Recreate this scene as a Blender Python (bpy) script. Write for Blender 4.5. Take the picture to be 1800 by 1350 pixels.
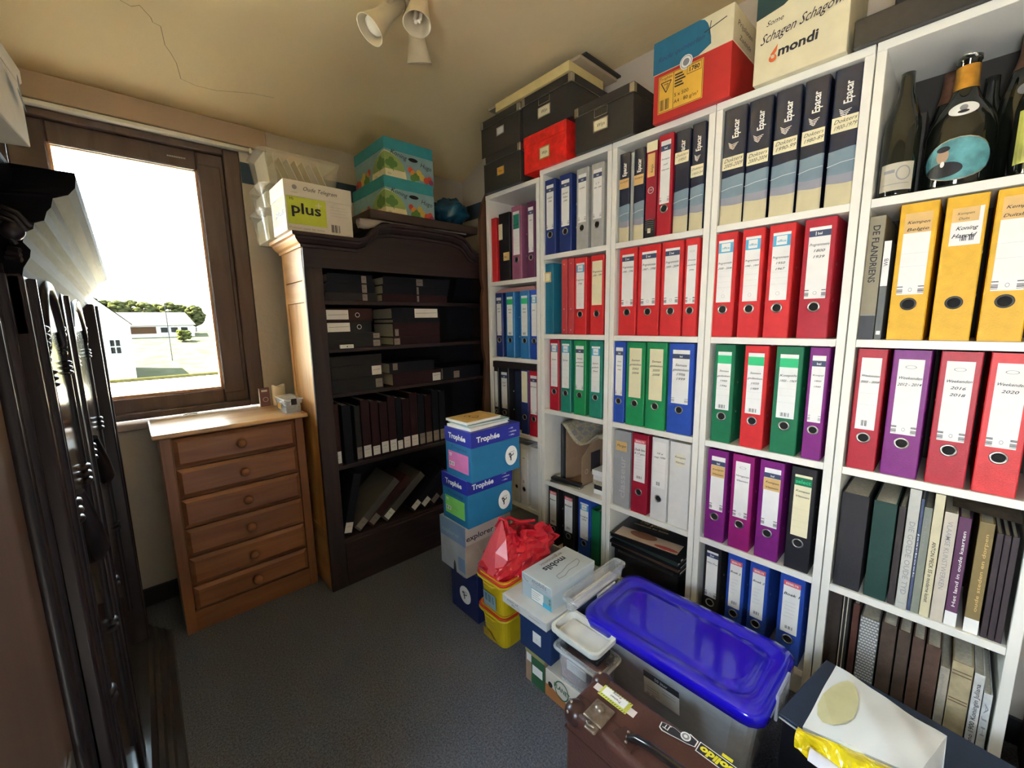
import bpy, bmesh, math, random
from mathutils import Matrix, Vector
random.seed(7)
for _o in list(bpy.data.objects): bpy.data.objects.remove(_o)
SC = bpy.context.scene
PI = math.pi

# ------------------------------------------------------------------ camera, sky, sun, light, exposure
cam_d = bpy.data.cameras.new('camera'); cam = bpy.data.objects.new('camera', cam_d); SC.collection.objects.link(cam)
cam_d.sensor_fit = 'HORIZONTAL'; cam_d.sensor_width = 36.0; cam_d.lens = 36.0 * 726.89 / 1800.0
cam_d.clip_start = 0.02; cam_d.clip_end = 400
_yaw, _pit, _rol = math.radians(42.677), math.radians(8.72), math.radians(-0.972)
_f = Vector((math.sin(_yaw)*math.cos(_pit), math.cos(_yaw)*math.cos(_pit), -math.sin(_pit)))
_r0 = Vector((math.cos(_yaw), -math.sin(_yaw), 0)); _u0 = _r0.cross(_f)
_r = _r0*math.cos(_rol) + _u0*math.sin(_rol); _u = -_r0*math.sin(_rol) + _u0*math.cos(_rol)
_m = Matrix((_r, _u, -_f)).transposed().to_4x4(); _m.translation = Vector((-1.511, -1.423, 1.269))
cam.matrix_world = _m
SC.camera = cam

W = bpy.data.worlds.new('sky'); SC.world = W; W.use_nodes = True
nt = W.node_tree; nt.nodes.clear()
_bg = nt.nodes.new('ShaderNodeBackground'); _ow = nt.nodes.new('ShaderNodeOutputWorld')
_tc = nt.nodes.new('ShaderNodeTexCoord'); _sx = nt.nodes.new('ShaderNodeSeparateXYZ'); _cr = nt.nodes.new('ShaderNodeValToRGB')
nt.links.new(_tc.outputs['Generated'], _sx.inputs[0]); nt.links.new(_sx.outputs['Z'], _cr.inputs[0])
_cr.color_ramp.elements[0].color = (0.92, 0.97, 1.0, 1); _cr.color_ramp.elements[1].color = (0.66, 0.83, 1.0, 1); _cr.color_ramp.elements[1].position = 0.5
nt.links.new(_cr.outputs[0], _bg.inputs[0]); _bg.inputs[1].default_value = 10.0
nt.links.new(_bg.outputs[0], _ow.inputs[0])

sun_d = bpy.data.lights.new('sun', 'SUN'); sun = bpy.data.objects.new('sun', sun_d); SC.collection.objects.link(sun)
sun_d.energy = 170.0; sun_d.angle = 0.01; sun_d.color = (1, 0.90, 0.70)
# the sun stands high beside the house, so its light falls on the ground outside and not into the room
sun.rotation_euler = Vector((0.75, -0.35, -1.0)).to_track_quat('-Z', 'Y').to_euler()

def portal(x0, x1, y, z0, z1, face):
    d = bpy.data.lights.new('daylight_portal', 'AREA'); d.shape = 'RECTANGLE'; d.size = x1-x0; d.size_y = z1-z0
    o = bpy.data.objects.new('daylight_portal', d); SC.collection.objects.link(o)
    o.location = ((x0+x1)/2, y, (z0+z1)/2)
    o.rotation_euler = Vector((0, face, 0)).to_track_quat('-Z', 'Z').to_euler()
    d.cycles.is_portal = True
    return o
portal(-1.80, -1.13, 1.16, 0.90, 2.06, -1)
_p2 = portal(-0.80, -0.27, -2.76, 1.45, 1.97, 1)
_p2.location = (-2.18, -1.62, 1.075); _p2.rotation_euler = Vector((1, 0, 0)).to_track_quat('-Z', 'Z').to_euler(); _p2.data.size = 0.36; _p2.data.size_y = 0.57

SC.view_settings.view_transform = 'Standard'; SC.view_settings.look = 'None'
SC.view_settings.gamma = 1; SC.view_settings.use_curve_mapping = False
SC.view_settings.exposure = 2.3
SC.cycles.use_denoising = True
SC.cycles.max_bounces = 10; SC.cycles.diffuse_bounces = 6; SC.cycles.transparent_max_bounces = 12
SC.cycles.sample_clamp_indirect = 6.0

# ------------------------------------------------------------------ materials
MATS = {}
def mat(name, col, rough=0.55, metal=0.0, var=0.06, scale=25.0, bump=0.0, bscale=None, alpha=None, spec=0.5, coat=0.0, trans=0.0):
    if name in MATS: return MATS[name]
    m = bpy.data.materials.new(name); m.use_nodes = True; n = m.node_tree.nodes; l = m.node_tree.links
    b = n['Principled BSDF']; b.inputs['Roughness'].default_value = rough; b.inputs['Metallic'].default_value = metal
    b.inputs['Specular IOR Level'].default_value = spec; b.inputs['Coat Weight'].default_value = coat
    b.inputs['Transmission Weight'].default_value = trans
    tc = n.new('ShaderNodeTexCoord'); no = n.new('ShaderNodeTexNoise'); no.inputs['Scale'].default_value = scale; no.inputs['Detail'].default_value = 4
    l.new(tc.outputs['Object'], no.inputs['Vector'])
    r = n.new('ShaderNodeValToRGB'); l.new(no.outputs['Fac'], r.inputs[0])
    r.color_ramp.elements[0].position = 0.3; r.color_ramp.elements[1].position = 0.7
    r.color_ramp.elements[0].color = tuple(max(0, c*(1-var)) for c in col)+(1,)
    r.color_ramp.elements[1].color = tuple(min(1, c*(1+var)) for c in col)+(1,)
    l.new(r.outputs[0], b.inputs['Base Color'])
    if bump:
        nb = n.new('ShaderNodeTexNoise'); nb.inputs['Scale'].default_value = bscale or 120; nb.inputs['Detail'].default_value = 5
        bp = n.new('ShaderNodeBump'); bp.inputs['Strength'].default_value = bump; bp.inputs['Distance'].default_value = 0.01
        l.new(tc.outputs['Object'], nb.inputs['Vector']); l.new(nb.outputs['Fac'], bp.inputs['Height']); l.new(bp.outputs[0], b.inputs['Normal'])
    if alpha is not None: b.inputs['Alpha'].default_value = alpha
    MATS[name] = m; return m
def wood(name, c1, c2, rough=0.45, axis=0, scale=3.0, stretch=14.0, coat=0.0, knots=False, spec=0.5):
    """grain stretched along the given axis"""
    if name in MATS: return MATS[name]
    m = bpy.data.materials.new(name); m.use_nodes = True; n = m.node_tree.nodes; l = m.node_tree.links
    b = n['Principled BSDF']; b.inputs['Roughness'].default_value = rough; b.inputs['Coat Weight'].default_value = coat; b.inputs['Coat Roughness'].default_value = 0.12
    b.inputs['Specular IOR Level'].default_value = spec
    tc = n.new('ShaderNodeTexCoord'); mp = n.new('ShaderNodeMapping'); l.new(tc.outputs['Object'], mp.inputs[0])
    s = [stretch, stretch, stretch]; s[axis] = 1.0
    mp.inputs['Scale'].default_value = s
    no = n.new('ShaderNodeTexNoise'); no.inputs['Scale'].default_value = scale; no.inputs['Detail'].default_value = 6; no.inputs['Distortion'].default_value = 0.6
    l.new(mp.outputs[0], no.inputs['Vector'])
    r = n.new('ShaderNodeValToRGB'); l.new(no.outputs['Fac'], r.inputs[0])
    r.color_ramp.elements[0].position = 0.32; r.color_ramp.elements[1].position = 0.66
    r.color_ramp.elements[0].color = tuple(c1)+(1,); r.color_ramp.elements[1].color = tuple(c2)+(1,)
    l.new(r.outputs[0], b.inputs['Base Color'])
    bp = n.new('ShaderNodeBump'); bp.inputs['Strength'].default_value = 0.12; bp.inputs['Distance'].default_value = 0.004
    l.new(no.outputs['Fac'], bp.inputs['Height']); l.new(bp.outputs[0], b.inputs['Normal'])
    MATS[name] = m; return m
def plastic(name, col, opacity=0.35, rough=0.15):
    """translucent thin plastic"""
    if name in MATS: return MATS[name]
    m = bpy.data.materials.new(name); m.use_nodes = True; n = m.node_tree.nodes; l = m.node_tree.links
    b = n['Principled BSDF']; b.inputs['Base Color'].default_value = tuple(col)+(1,); b.inputs['Roughness'].default_value = rough
    no = n.new('ShaderNodeTexNoise'); no.inputs['Scale'].default_value = 14
    r = n.new('ShaderNodeMapRange'); r.inputs['To Min'].default_value = opacity*0.85; r.inputs['To Max'].default_value = min(1, opacity*1.15)
    l.new(no.outputs['Fac'], r.inputs['Value']); l.new(r.outputs[0], b.inputs['Alpha'])
    MATS[name] = m; return m
def foliage(name, c1, c2, scale=2.0):
    m = mat(name, c1, 0.9, var=0.0, scale=scale, spec=0.0)
    r = [x for x in m.node_tree.nodes if x.type == 'VALTORGB'][0]
    r.color_ramp.elements[0].color = tuple(c1)+(1,); r.color_ramp.elements[1].color = tuple(c2)+(1,)
    return m

# ------------------------------------------------------------------ mesh helpers
_TX = {}
def txmesh(s, bold=0.0):
    k = (s, bold)
    if k in _TX: return _TX[k]
    cu = bpy.data.curves.new('t', 'FONT'); cu.body = s; cu.size = 1.0; cu.resolution_u = 2; cu.offset = bold
    o = bpy.data.objects.new('t', cu); SC.collection.objects.link(o)
    me = bpy.data.meshes.new_from_object(o)
    vs = [(v.co.x, v.co.y) for v in me.vertices]; fs = [tuple(p.vertices) for p in me.polygons]
    bpy.data.objects.remove(o); bpy.data.meshes.remove(me); bpy.data.curves.remove(cu)
    w = max([v[0] for v in vs] or [0.1])
    _TX[k] = (vs, fs, w); return _TX[k]

class MB:
    def __init__(s): s.bm = bmesh.new(); s.mats = []
    def mi(s, m):
        if m not in s.mats: s.mats.append(m)
        return s.mats.index(m)
    def face(s, pts, m, smooth=False):
        vs = [s.bm.verts.new(p) for p in pts]
        try: f = s.bm.faces.new(vs)
        except ValueError: return
        f.material_index = s.mi(m); f.smooth = smooth
    def mesh(s, pts, faces, m, smooth=False):
        vs = [s.bm.verts.new(p) for p in pts]; i = s.mi(m)
        for f in faces:
            try: q = s.bm.faces.new([vs[a] for a in f])
            except ValueError: continue
            q.material_index = i; q.smooth = smooth
    def box(s, x0, x1, y0, y1, z0, z1, m, bev=0.0, seg=1, M=None, edges=None):
        r = bmesh.ops.create_cube(s.bm, size=1.0); vs = r['verts']; i = s.mi(m)
        for v in vs: v.co = Vector(((x0+x1)/2+v.co.x*(x1-x0), (y0+y1)/2+v.co.y*(y1-y0), (z0+z1)/2+v.co.z*(z1-z0)))
        fs = set(f for v in vs for f in v.link_faces)
        for f in fs: f.material_index = i
        if bev:
            es = set(e for v in vs for e in v.link_edges)
            if edges == 'z': es = [e for e in es if abs(e.verts[0].co.z-e.verts[1].co.z) > 1e-6]
            if edges == 'y': es = [e for e in es if abs(e.verts[0].co.y-e.verts[1].co.y) > 1e-6]
            r2 = bmesh.ops.bevel(s.bm, geom=list(es), offset=bev, segments=seg, profile=0.5, affect='EDGES')
            vs = list(set([v for v in vs if v.is_valid] + [v for v in r2['verts'] if v.is_valid]))
            if seg > 1:
                for f in r2['faces']: f.smooth = True
        if M is not None: bmesh.ops.transform(s.bm, matrix=M, verts=vs)
        return vs
    def prism(s, pts, a, b, axis, m, smooth=False):
        """outline pts (2d) extruded along axis from a to b; axis x: (y,z), y: (x,z), z: (x,y)"""
        def P(p, t): return {'x': (t, p[0], p[1]), 'y': (p[0], t, p[1]), 'z': (p[0], p[1], t)}[axis]
        n = len(pts); V = [P(p, a) for p in pts]+[P(p, b) for p in pts]
        F = [(i, (i+1) % n, n+(i+1) % n, n+i) for i in range(n)]
        s.mesh(V, F, m, smooth); s.face([P(p, a) for p in pts], m); s.face([P(p, b) for p in pts], m)
    def tube(s, pts, r, m, n=8, cap=True, closed=False):
        pts = [Vector(p) for p in pts]; N = len(pts); V = []; F = []
        up = Vector((0.013, 0.021, 1))
        for i, p in enumerate(pts):
            if closed: d = pts[(i+1) % N]-pts[i-1]
            else: d = pts[min(i+1, N-1)]-pts[max(i-1, 0)]
            d.normalize(); a = d.cross(up)
            if a.length < 0.05: a = d.cross(Vector((1, 0, 0)))
            a.normalize(); b = d.cross(a); rr = r[i] if isinstance(r, (list, tuple)) else r
            V += [p+a*rr*math.cos(2*PI*k/n)+b*rr*math.sin(2*PI*k/n) for k in range(n)]
        for i in range(N if closed else N-1):
            j = (i+1) % N
            F += [(i*n+k, i*n+(k+1) % n, j*n+(k+1) % n, j*n+k) for k in range(n)]
        s.mesh(V, F, m, True)
        if cap and not closed: s.face(V[:n], m); s.face(V[-n:], m)
    def lathe(s, prof, m, n=24, M=None, smooth=True, arc=None):
        """profile (r, z) turned about z"""
        V = []; F = []; full = arc is None; a0, a1 = arc or (0, 2*PI); K = n if full else n+1
        for (r, z) in prof:
            for k in range(K):
                a = a0+(a1-a0)*k/n; p = Vector((r*math.cos(a), r*math.sin(a), z)); V.append(M @ p if M else p)
        for i in range(len(prof)-1):
            for k in range(n):
                k2 = (k+1) % K
                F.append((i*K+k, i*K+k2, (i+1)*K+k2, (i+1)*K+k))
        s.mesh(V, F, m, smooth)
    def ell(s, c, rad, m, n=12, k=8):
        M = Matrix.Translation(c) @ Matrix.Diagonal((rad[0], rad[1], rad[2], 1))
        s.lathe([(math.sin(PI*i/k) + (1e-4 if i in (0, k) else 0), -math.cos(PI*i/k)) for i in range(k+1)], m, n, M)
    def grid(s, fn, nu, nv, m, smooth=True):
        V = [fn(i/nu, j/nv) for j in range(nv+1) for i in range(nu+1)]
        F = [(j*(nu+1)+i, j*(nu+1)+i+1, (j+1)*(nu+1)+i+1, (j+1)*(nu+1)+i) for j in range(nv) for i in range(nu)]
        s.mesh(V, F, m, smooth)
    def build(s, name, parent=None, M=None, recalc=True, loc=None):
        if recalc: bmesh.ops.recalc_face_normals(s.bm, faces=[f for f in s.bm.faces])
        me = bpy.data.meshes.new(name)
        if M is not None: bmesh.ops.transform(s.bm, matrix=M, verts=s.bm.verts)
        s.bm.to_mesh(me); s.bm.free()
        for m in s.mats: me.materials.append(m)
        o = bpy.data.objects.new(name, me); SC.collection.objects.link(o)
        if loc is not None: o.location = loc
        if parent is not None: o.parent = parent
        return o

class Face:
    """a flat writing surface on a mesh builder: o = corner, u = reading direction, v = up"""
    def __init__(s, mb, o, u, v):
        s.mb = mb; s.o = Vector(o); s.u = Vector(u).normalized(); s.v = Vector(v).normalized(); s.n = s.u.cross(s.v); s.k = 1
    def P(s, a, b): return s.o+s.u*a+s.v*b+s.n*(0.0003*s.k)
    def poly(s, pts, m): s.mb.face([s.P(a, b) for a, b in pts], m); s.k += 1
    def rect(s, a0, a1, b0, b1, m): s.poly([(a0, b0), (a1, b0), (a1, b1), (a0, b1)], m)
    def disc(s, a, b, r, m, r2=None, n=28): s.poly([(a+r*math.cos(2*PI*i/n), b+(r2 or r)*math.sin(2*PI*i/n)) for i in range(n)], m)
    def ring(s, a, b, r, w, m, n=24, r2=None):
        q = (r2 or r)/r
        for i in range(n):
            t0, t1 = 2*PI*i/n, 2*PI*(i+1)/n
            s.mb.face([s.P(a+r*math.cos(t0), b+q*r*math.sin(t0)), s.P(a+r*math.cos(t1), b+q*r*math.sin(t1)), s.P(a+(r-w)*math.cos(t1), b+q*(r-w)*math.sin(t1)), s.P(a+(r-w)*math.cos(t0), b+q*(r-w)*math.sin(t0))], m)
        s.k += 1
    def line(s, pts, w, m):
        for (a, b), (c, d) in zip(pts, pts[1:]):
            L = math.hypot(c-a, d-b) or 1; nx, ny = -(d-b)/L*w/2, (c-a)/L*w/2
            s.mb.face([s.P(a+nx, b+ny), s.P(c+nx, d+ny), s.P(c-nx, d-ny), s.P(a-nx, b-ny)], m)
        s.k += 1
    def text(s, t, a, b, h, m, w=None, bold=0.0, shear=0.0, rot=0.0, align='l', sq=1.0):
        vs, fs, tw = txmesh(t, bold); sc = h/0.72; sx = sc*sq
        if w is not None: sx = w/tw
        off = {'l': 0, 'c': -tw*sx/2, 'r': -tw*sx}[align]; c, si = math.cos(rot), math.sin(rot)
        pts = []
        for (x, y) in vs:
            X = x*sx+off+shear*y*sc; Y = y*sc
            pts.append(s.P(a+X*c-Y*si, b+X*si+Y*c))
        s.mb.mesh(pts, fs, m); s.k += 1
    def bars(s, a0, a1, b0, b1, m, n=9, vert=False):
        for i in range(n):
            if (i*7) % 5 == 3: continue
            t0 = i/n; t1 = t0+(0.35+0.4*((i*3) % 4)/4)/n
            if vert: s.mb.face([s.P(a0, b0+(b1-b0)*t0), s.P(a1, b0+(b1-b0)*t0), s.P(a1, b0+(b1-b0)*t1), s.P(a0, b0+(b1-b0)*t1)], m)
            else: s.mb.face([s.P(a0+(a1-a0)*t0, b0), s.P(a0+(a1-a0)*t1, b0), s.P(a0+(a1-a0)*t1, b1), s.P(a0+(a1-a0)*t0, b1)], m)
        s.k += 1

def thing(name, label, cat, loc=(0, 0, 0), rz=0.0, group=None):
    o = bpy.data.objects.new(name, None); SC.collection.objects.link(o); o.empty_display_size = 0.05
    o.location = loc; o.rotation_euler = (0, 0, rz); o['label'] = label; o['category'] = cat
    if group: o['group'] = group
    return o
def tag(o, label, cat, group=None):
    o['label'] = label; o['category'] = cat
    if group: o['group'] = group
    return o
def struct(o): o['kind'] = 'structure'; return o
def T(x, y, z): return Matrix.Translation((x, y, z))
def RX(a): return Matrix.Rotation(a, 4, 'X')
def RY(a): return Matrix.Rotation(a, 4, 'Y')
def RZ(a): return Matrix.Rotation(a, 4, 'Z')
FX = dict(u=(0, -1, 0), v=(0, 0, 1))     # faces -X (towards the room)
FY = dict(u=(1, 0, 0), v=(0, 0, 1))      # faces -Y

# palette
PAPER = mat('white_paper', (0.84, 0.84, 0.82), 0.7, var=0.03)
CREAM = mat('cream_paper', (0.80, 0.74, 0.50), 0.7, var=0.04)
KRAFT = mat('kraft_tape', (0.72, 0.47, 0.18), 0.55, var=0.08)
INK = mat('ink', (0.02, 0.02, 0.03), 0.6)
INKB = mat('blue_ink', (0.03, 0.05, 0.15), 0.6)
GREYINK = mat('grey_print', (0.28, 0.28, 0.30), 0.7)
PALEINK = mat('pale_print', (0.5, 0.5, 0.52), 0.7)
NAVYB = mat('navy_band', (0.05, 0.07, 0.14), 0.5)
OFFB = mat('office_blue', (0.10, 0.42, 0.65), 0.5)
GRNB = mat('label_green', (0.03, 0.55, 0.22), 0.5)
PINKB = mat('label_red', (0.75, 0.12, 0.16), 0.5)
STEEL = mat('nickel', (0.62, 0.60, 0.56), 0.28, 1.0)
DARK = mat('dark_hole', (0.008, 0.008, 0.008), 0.9)
PAGES = mat('page_block', (0.62, 0.58, 0.47), 0.85, var=0.15, scale=160)
WHITEM = mat('white_melamine', (0.84, 0.83, 0.77), 0.42, var=0.02, scale=6)
BOOKCOL = {}
def cloth(nm, col, rough=0.5, bump=0.12, var=0.08): return mat(nm, col, rough, var=var, scale=40, bump=bump, bscale=300)
RED = cloth('red_binder_cover', (0.62, 0.025, 0.03), 0.42)
REDD = cloth('dark_red_binder_cover', (0.42, 0.012, 0.03), 0.42)
GREEN = cloth('green_binder_cover', (0.012, 0.26, 0.09), 0.42)
GREEND = cloth('dark_green_binder_cover', (0.008, 0.16, 0.07), 0.42)
TEAL = cloth('teal_binder_cover', (0.02, 0.24, 0.17), 0.42)
BLUE = cloth('blue_binder_cover', (0.02, 0.075, 0.42), 0.42)
NAVY = cloth('navy_binder_cover', (0.015, 0.035, 0.18), 0.42)
MIDBLUE = cloth('steel_blue_binder_cover', (0.03, 0.19, 0.45), 0.42)
GREY = cloth('grey_binder_cover', (0.42, 0.42, 0.40), 0.42)
PURPLE = cloth('purple_binder_cover', (0.20, 0.012, 0.19), 0.42)
MAGENTA = cloth('magenta_binder_cover', (0.30, 0.01, 0.16), 0.42)
MAUVE = cloth('mauve_binder_cover', (0.28, 0.09, 0.17), 0.5)
PLUM = cloth('plum_binder_cover', (0.13, 0.03, 0.09), 0.5)
BLACK = cloth('black_binder_cover', (0.014, 0.013, 0.015), 0.45)
YELLOW = cloth('yellow_binder_cover', (0.74, 0.42, 0.015), 0.5)
WHITEB = cloth('white_binder_cover', (0.74, 0.74, 0.72), 0.45, 0.05, 0.03)
MAROON = cloth('maroon_binder_cover', (0.30, 0.008, 0.03), 0.42)

# ------------------------------------------------------------------ room shell
PLASTER = mat('cream_wall_plaster', (0.56, 0.50, 0.42), 0.85, var=0.04, scale=3, bump=0.25, bscale=40)
CEILM = mat('yellowed_ceiling_plaster', (0.84, 0.67, 0.38), 0.85, var=0.05, scale=1.5, bump=0.3, bscale=14)
CARPET = mat('dark_grey_carpet', (0.120, 0.128, 0.155), 0.95, var=0.45, scale=170, bump=0.6, bscale=260)
XL, XR, YW, YB = -2.12, 0.29, 1.0, -2.7
b = MB(); b.box(XL-0.1, XR+0.1, YB-0.1, YW+0.1, -0.1, 0.0, CARPET); struct(b.build('floor'))
# ceiling: flat, drooping in a cove down to the head of the window wall
b = MB()
prof = [(YB-0.1, 2.41), (0.3, 2.41), (0.5, 2.39), (0.65, 2.345), (0.78, 2.285), (0.9, 2.24), (1.0, 2.205), (1.1, 2.19)]
b.grid(lambda u, v: (XL-0.05+(XR-XL+0.1)*v, prof[int(round(u*7))][0], prof[int(round(u*7))][1]), 7, 8, CEILM)
b.prism([(YB-0.1, 2.6), (YB-0.1, 2.416)]+[(y, z+0.006) for y, z in prof[1:]]+[(1.1, 2.6)], XL-0.05, XR+0.05, 'x', CEILM)
CR = mat('hairline_crack', (0.25, 0.18, 0.10), 0.9)
def crack(pts, w=0.0016):
    V = [Vector(p) for p in pts]
    for p, q in zip(V, V[1:]):
        d = (q-p).normalized(); n = Vector((-d.y, d.x, 0))*w
        b.face([p+n, q+n, q-n, p-n], CR)
def jag(p, q, n=9, a=0.012, z=2.4085):
    return [(p[0]+(q[0]-p[0])*i/n+random.uniform(-a, a), p[1]+(q[1]-p[1])*i/n+random.uniform(-a, a), z) for i in range(n+1)]
def zc(y):
    for (a, za), (c, zc_) in zip(prof, prof[1:]):
        if a <= y <= c: return za+(zc_-za)*(y-a)/(c-a)
    return 2.41
CRK = [(-1.42, 0.58), (-1.396, 0.611), (-1.37, 0.618), (-1.348, 0.602), (-1.319, 0.634), (-1.314, 0.65), (-1.292, 0.654), (-1.28, 0.716), (-1.263, 0.739), (-1.245, 0.771), (-1.229, 0.836), (-1.178, 0.847), (-1.11, 0.841), (-1.061, 0.825), (-0.98, 0.80), (-0.90, 0.79)]
crack([(x, y, zc(y)-0.0022) for x, y in CRK], 0.0010)
crack(jag((-1.10, -0.12), (-0.98, 0.24), 10), 0.0007)
struct(b.build('ceiling', recalc=False))
def wall(name, boxes, m=PLASTER):
    b = MB()
    for q in boxes: b.box(*q, m)
    return struct(b.build(name))
# window wall with its opening (x -1.75..-1.0, z 0.86..2.08)
WX0, WX1, WZ0, WZ1 = -1.92, -1.02, 0.845, 2.085
wall('wall_back', [(XL-0.1, WX0, YW, YW+0.22, 0, 2.5), (WX1, XR+0.1, YW, YW+0.22, 0, 2.5), (WX0, WX1, YW, YW+0.22, 0, WZ0), (WX0, WX1, YW, YW+0.22, WZ1, 2.5)])
wall('wall_right', [(XR, XR+0.1, YB, YW, 0, 2.5)])
RY0, RY1, RZ0, RZ1 = -1.84, -1.40, 0.75, 1.40
wall('wall_left', [(XL-0.1, XL, RY1, YW, 0, 2.5), (XL-0.1, XL, YB, RY0, 0, 2.5), (XL-0.1, XL, RY0, RY1, 0, RZ0), (XL-0.1, XL, RY0, RY1, RZ1, 2.5)])
wall('wall_front', [(XL-0.1, XR+0.1, YB-0.1, YB, 0, 2.5)])
SKIRT = mat('black_skirting_paint', (0.02, 0.02, 0.024), 0.6)
b = MB(); b.box(XL, XR, YW-0.014, YW, 0, 0.085, SKIRT, 0.003); struct(b.build('baseboard_back'))
b = MB(); b.box(XR-0.012, XR, YB, YW-0.014, 0, 0.085, SKIRT, 0.003); struct(b.build('baseboard_right'))
b = MB(); b.box(XL, XL+0.012, YB, YW-0.014, 0, 0.085, SKIRT, 0.003); struct(b.build('baseboard_left'))
# blue wallpaper border high on the walls
BORD = mat('blue_wallpaper_border', (0.035, 0.07, 0.115), 0.7, var=0.5, scale=9)
b = MB(); b.box(WX1+0.001, XR, YW-0.002, YW, 1.945, 2.04, BORD); struct(b.build('trim_1'))
b = MB(); b.box(XR-0.002, XR, -1.7, YW-0.002, 1.945, 2.04, BORD); struct(b.build('trim_2'))
# boxed shutter fascia over the window, its underside and white curtain rail
FASC = mat('fascia_paint', (0.42, 0.31, 0.22), 0.6, var=0.06, scale=2)
b = MB(); b.box(XL, -0.905, YW-0.03, YW, 2.105, 2.196, FASC, 0.002); struct(b.build('trim_3'))
RAILW = mat('white_rail', (0.75, 0.73, 0.66), 0.4)
b = MB(); b.box(-1.90, -0.975, YW-0.028, YW-0.002, 2.085, 2.101, RAILW, 0.002); b.box(-0.982, -0.972, YW-0.032, YW-0.001, 2.078, 2.101, RAILW)
tag(b.build('curtain_rail'), 'slim white curtain rail under the brown fascia above window', 'curtain rail')
# window: casing, frame, sash, glass
BROWN = wood('dark_brown_window_paint', (0.075, 0.048, 0.045), (0.12, 0.078, 0.068), 0.5, 2, 3, 8)
ORANGE = wood('bare_orange_sash_edge', (0.55, 0.28, 0.12), (0.7, 0.42, 0.2), 0.5, 0, 3, 8)
b = MB()
def frame(b, x0, x1, z0, z1, y0, y1, wx, wz, m, bev=0.004):
    b.box(x0, x0+wx, y0, y1, z0, z1, m, bev); b.box(x1-wx, x1, y0, y1, z0, z1, m, bev)
    b.box(x0+wx, x1-wx, y0, y1, z1-wz, z1, m, bev); b.box(x0+wx, x1-wx, y0, y1, z0, z0+wz, m, bev)
frame(b, WX0, WX1, WZ0+0.02, WZ1, YW+0.004, YW+0.12, 0.065, 0.03, BROWN)
w1 = struct(b.build('window_1'))
b = MB(); frame(b, -1.757, -1.082, 0.875, 2.058, YW+0.03, YW+0.085, 0.105, 0.085, BROWN, 0.006)
b.box(-1.186, -1.10, YW+0.02, YW+0.03, 0.94, 2.0, BROWN, 0.004)
tx = Face(b, (-1.29, YW+0.03, 2.010), **FY)
for i in range(11): tx.rect(0.006*i, 0.006*i+0.004, 0, 0.006, PALEINK)
b.build('window_sash', w1)
b = MB(); frame(b, -1.657, -1.182, 0.955, 1.985, YW+0.045, YW+0.075, 0.014, 0.016, ORANGE, 0.002); b.build('glazing_bead', w1)
GLASS = bpy.data.materials.new('window_glass'); GLASS.use_nodes = True
_n = GLASS.node_tree.nodes; _l = GLASS.node_tree.links; _n.clear()
_o = _n.new('ShaderNodeOutputMaterial'); _mx = _n.new('ShaderNodeMixShader'); _t = _n.new('ShaderNodeBsdfTransparent'); _g = _n.new('ShaderNodeBsdfGlossy')
_fr = _n.new('ShaderNodeFresnel'); _g.inputs['Roughness'].default_value = 0.02; _t.inputs[0].default_value = (0.96, 0.98, 0.96, 1)
_l.new(_fr.outputs[0], _mx.inputs[0]); _l.new(_t.outputs[0], _mx.inputs[1]); _l.new(_g.outputs[0], _mx.inputs[2]); _l.new(_mx.outputs[0], _o.inputs[0])
b = MB(); b.box(-1.648, -1.190, YW+0.058, YW+0.062, 0.965, 1.978, GLASS); b.build('window_pane', w1)
b = MB(); b.box(WX0, WX0+0.16, YW+0.06, YW+0.1, 0.88, 2.06, BROWN); b.build('fixed_jamb', w1)
SILL = mat('sill_stone', (0.34, 0.26, 0.22), 0.4, var=0.1)
b = MB(); b.box(XL, WX1+0.03, YW-0.035, YW+0.10, WZ0-0.02, WZ0+0.012, SILL, 0.004); struct(b.build('trim_4'))
# window handle bit / chain lying on the sill
b = MB(); b.tube([(-1.36, 0.985, 0.862), (-1.34, 0.99, 0.865), (-1.32, 0.995, 0.862)], 0.003, STEEL); b.ell((-1.315, 0.99, 0.864), (0.008, 0.006, 0.004), STEEL)
tag(b.build('window_key'), 'small metal window key lying on the sill behind the dresser', 'key')
# second window, unseen beside the camera, added to light the lower shelves
b = MB(); yy0, yy1 = XL-0.07, XL-0.03
for q in ((RY0, RY0+0.04, RZ0, RZ1), (RY1-0.04, RY1, RZ0, RZ1), (RY0+0.04, RY1-0.04, RZ0, RZ0+0.04), (RY0+0.04, RY1-0.04, RZ1-0.04, RZ1)): b.box(yy0, yy1, q[0], q[1], q[2], q[3], BROWN, 0.003)
struct(b.build('fill_window'))

# ------------------------------------------------------------------ outside
LAWN = foliage('sunny_lawn', (0.0085, 0.0090, 0.0042), (0.0130, 0.0128, 0.0085), 0.9)
def fly(n, pts, m): bb = MB(); bb.face(pts, m); o = bb.build(n, recalc=False); o['kind'] = 'structure'; return o
b = MB(); b.box(-60, 60, 1.8, 43, -2.75, -2.6, LAWN); b.mesh([(-60, 43, -2.6), (60, 43, -2.6), (60, 62, 0.4), (-60, 62, 0.4), (-60, 200, 0.6), (60, 200, 0.6)], [(0, 1, 2, 3), (3, 2, 5, 4)], LAWN)
o = b.build('garden_lawn'); o['kind'] = 'structure'
ROOF = mat('gravel_flat_roof', (0.74, 0.66, 0.52), 0.95, var=0.3, scale=12)
b = MB(); b.box(-8, 8, 1.24, 6.3, 0.40, 0.52, ROOF); b.box(-8, 8, 6.3, 6.4, 0.4, 0.56, mat('roof_edge', (0.005, 0.005, 0.002), 0.9, spec=0, var=0.5, scale=20))
o = tag(b.build('flat_roof'), 'pale gravel flat roof just outside below the window', 'roof')
HW = mat('whitewashed_wall', (0.075, 0.073, 0.068), 0.9, var=0.03, spec=0)
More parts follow.
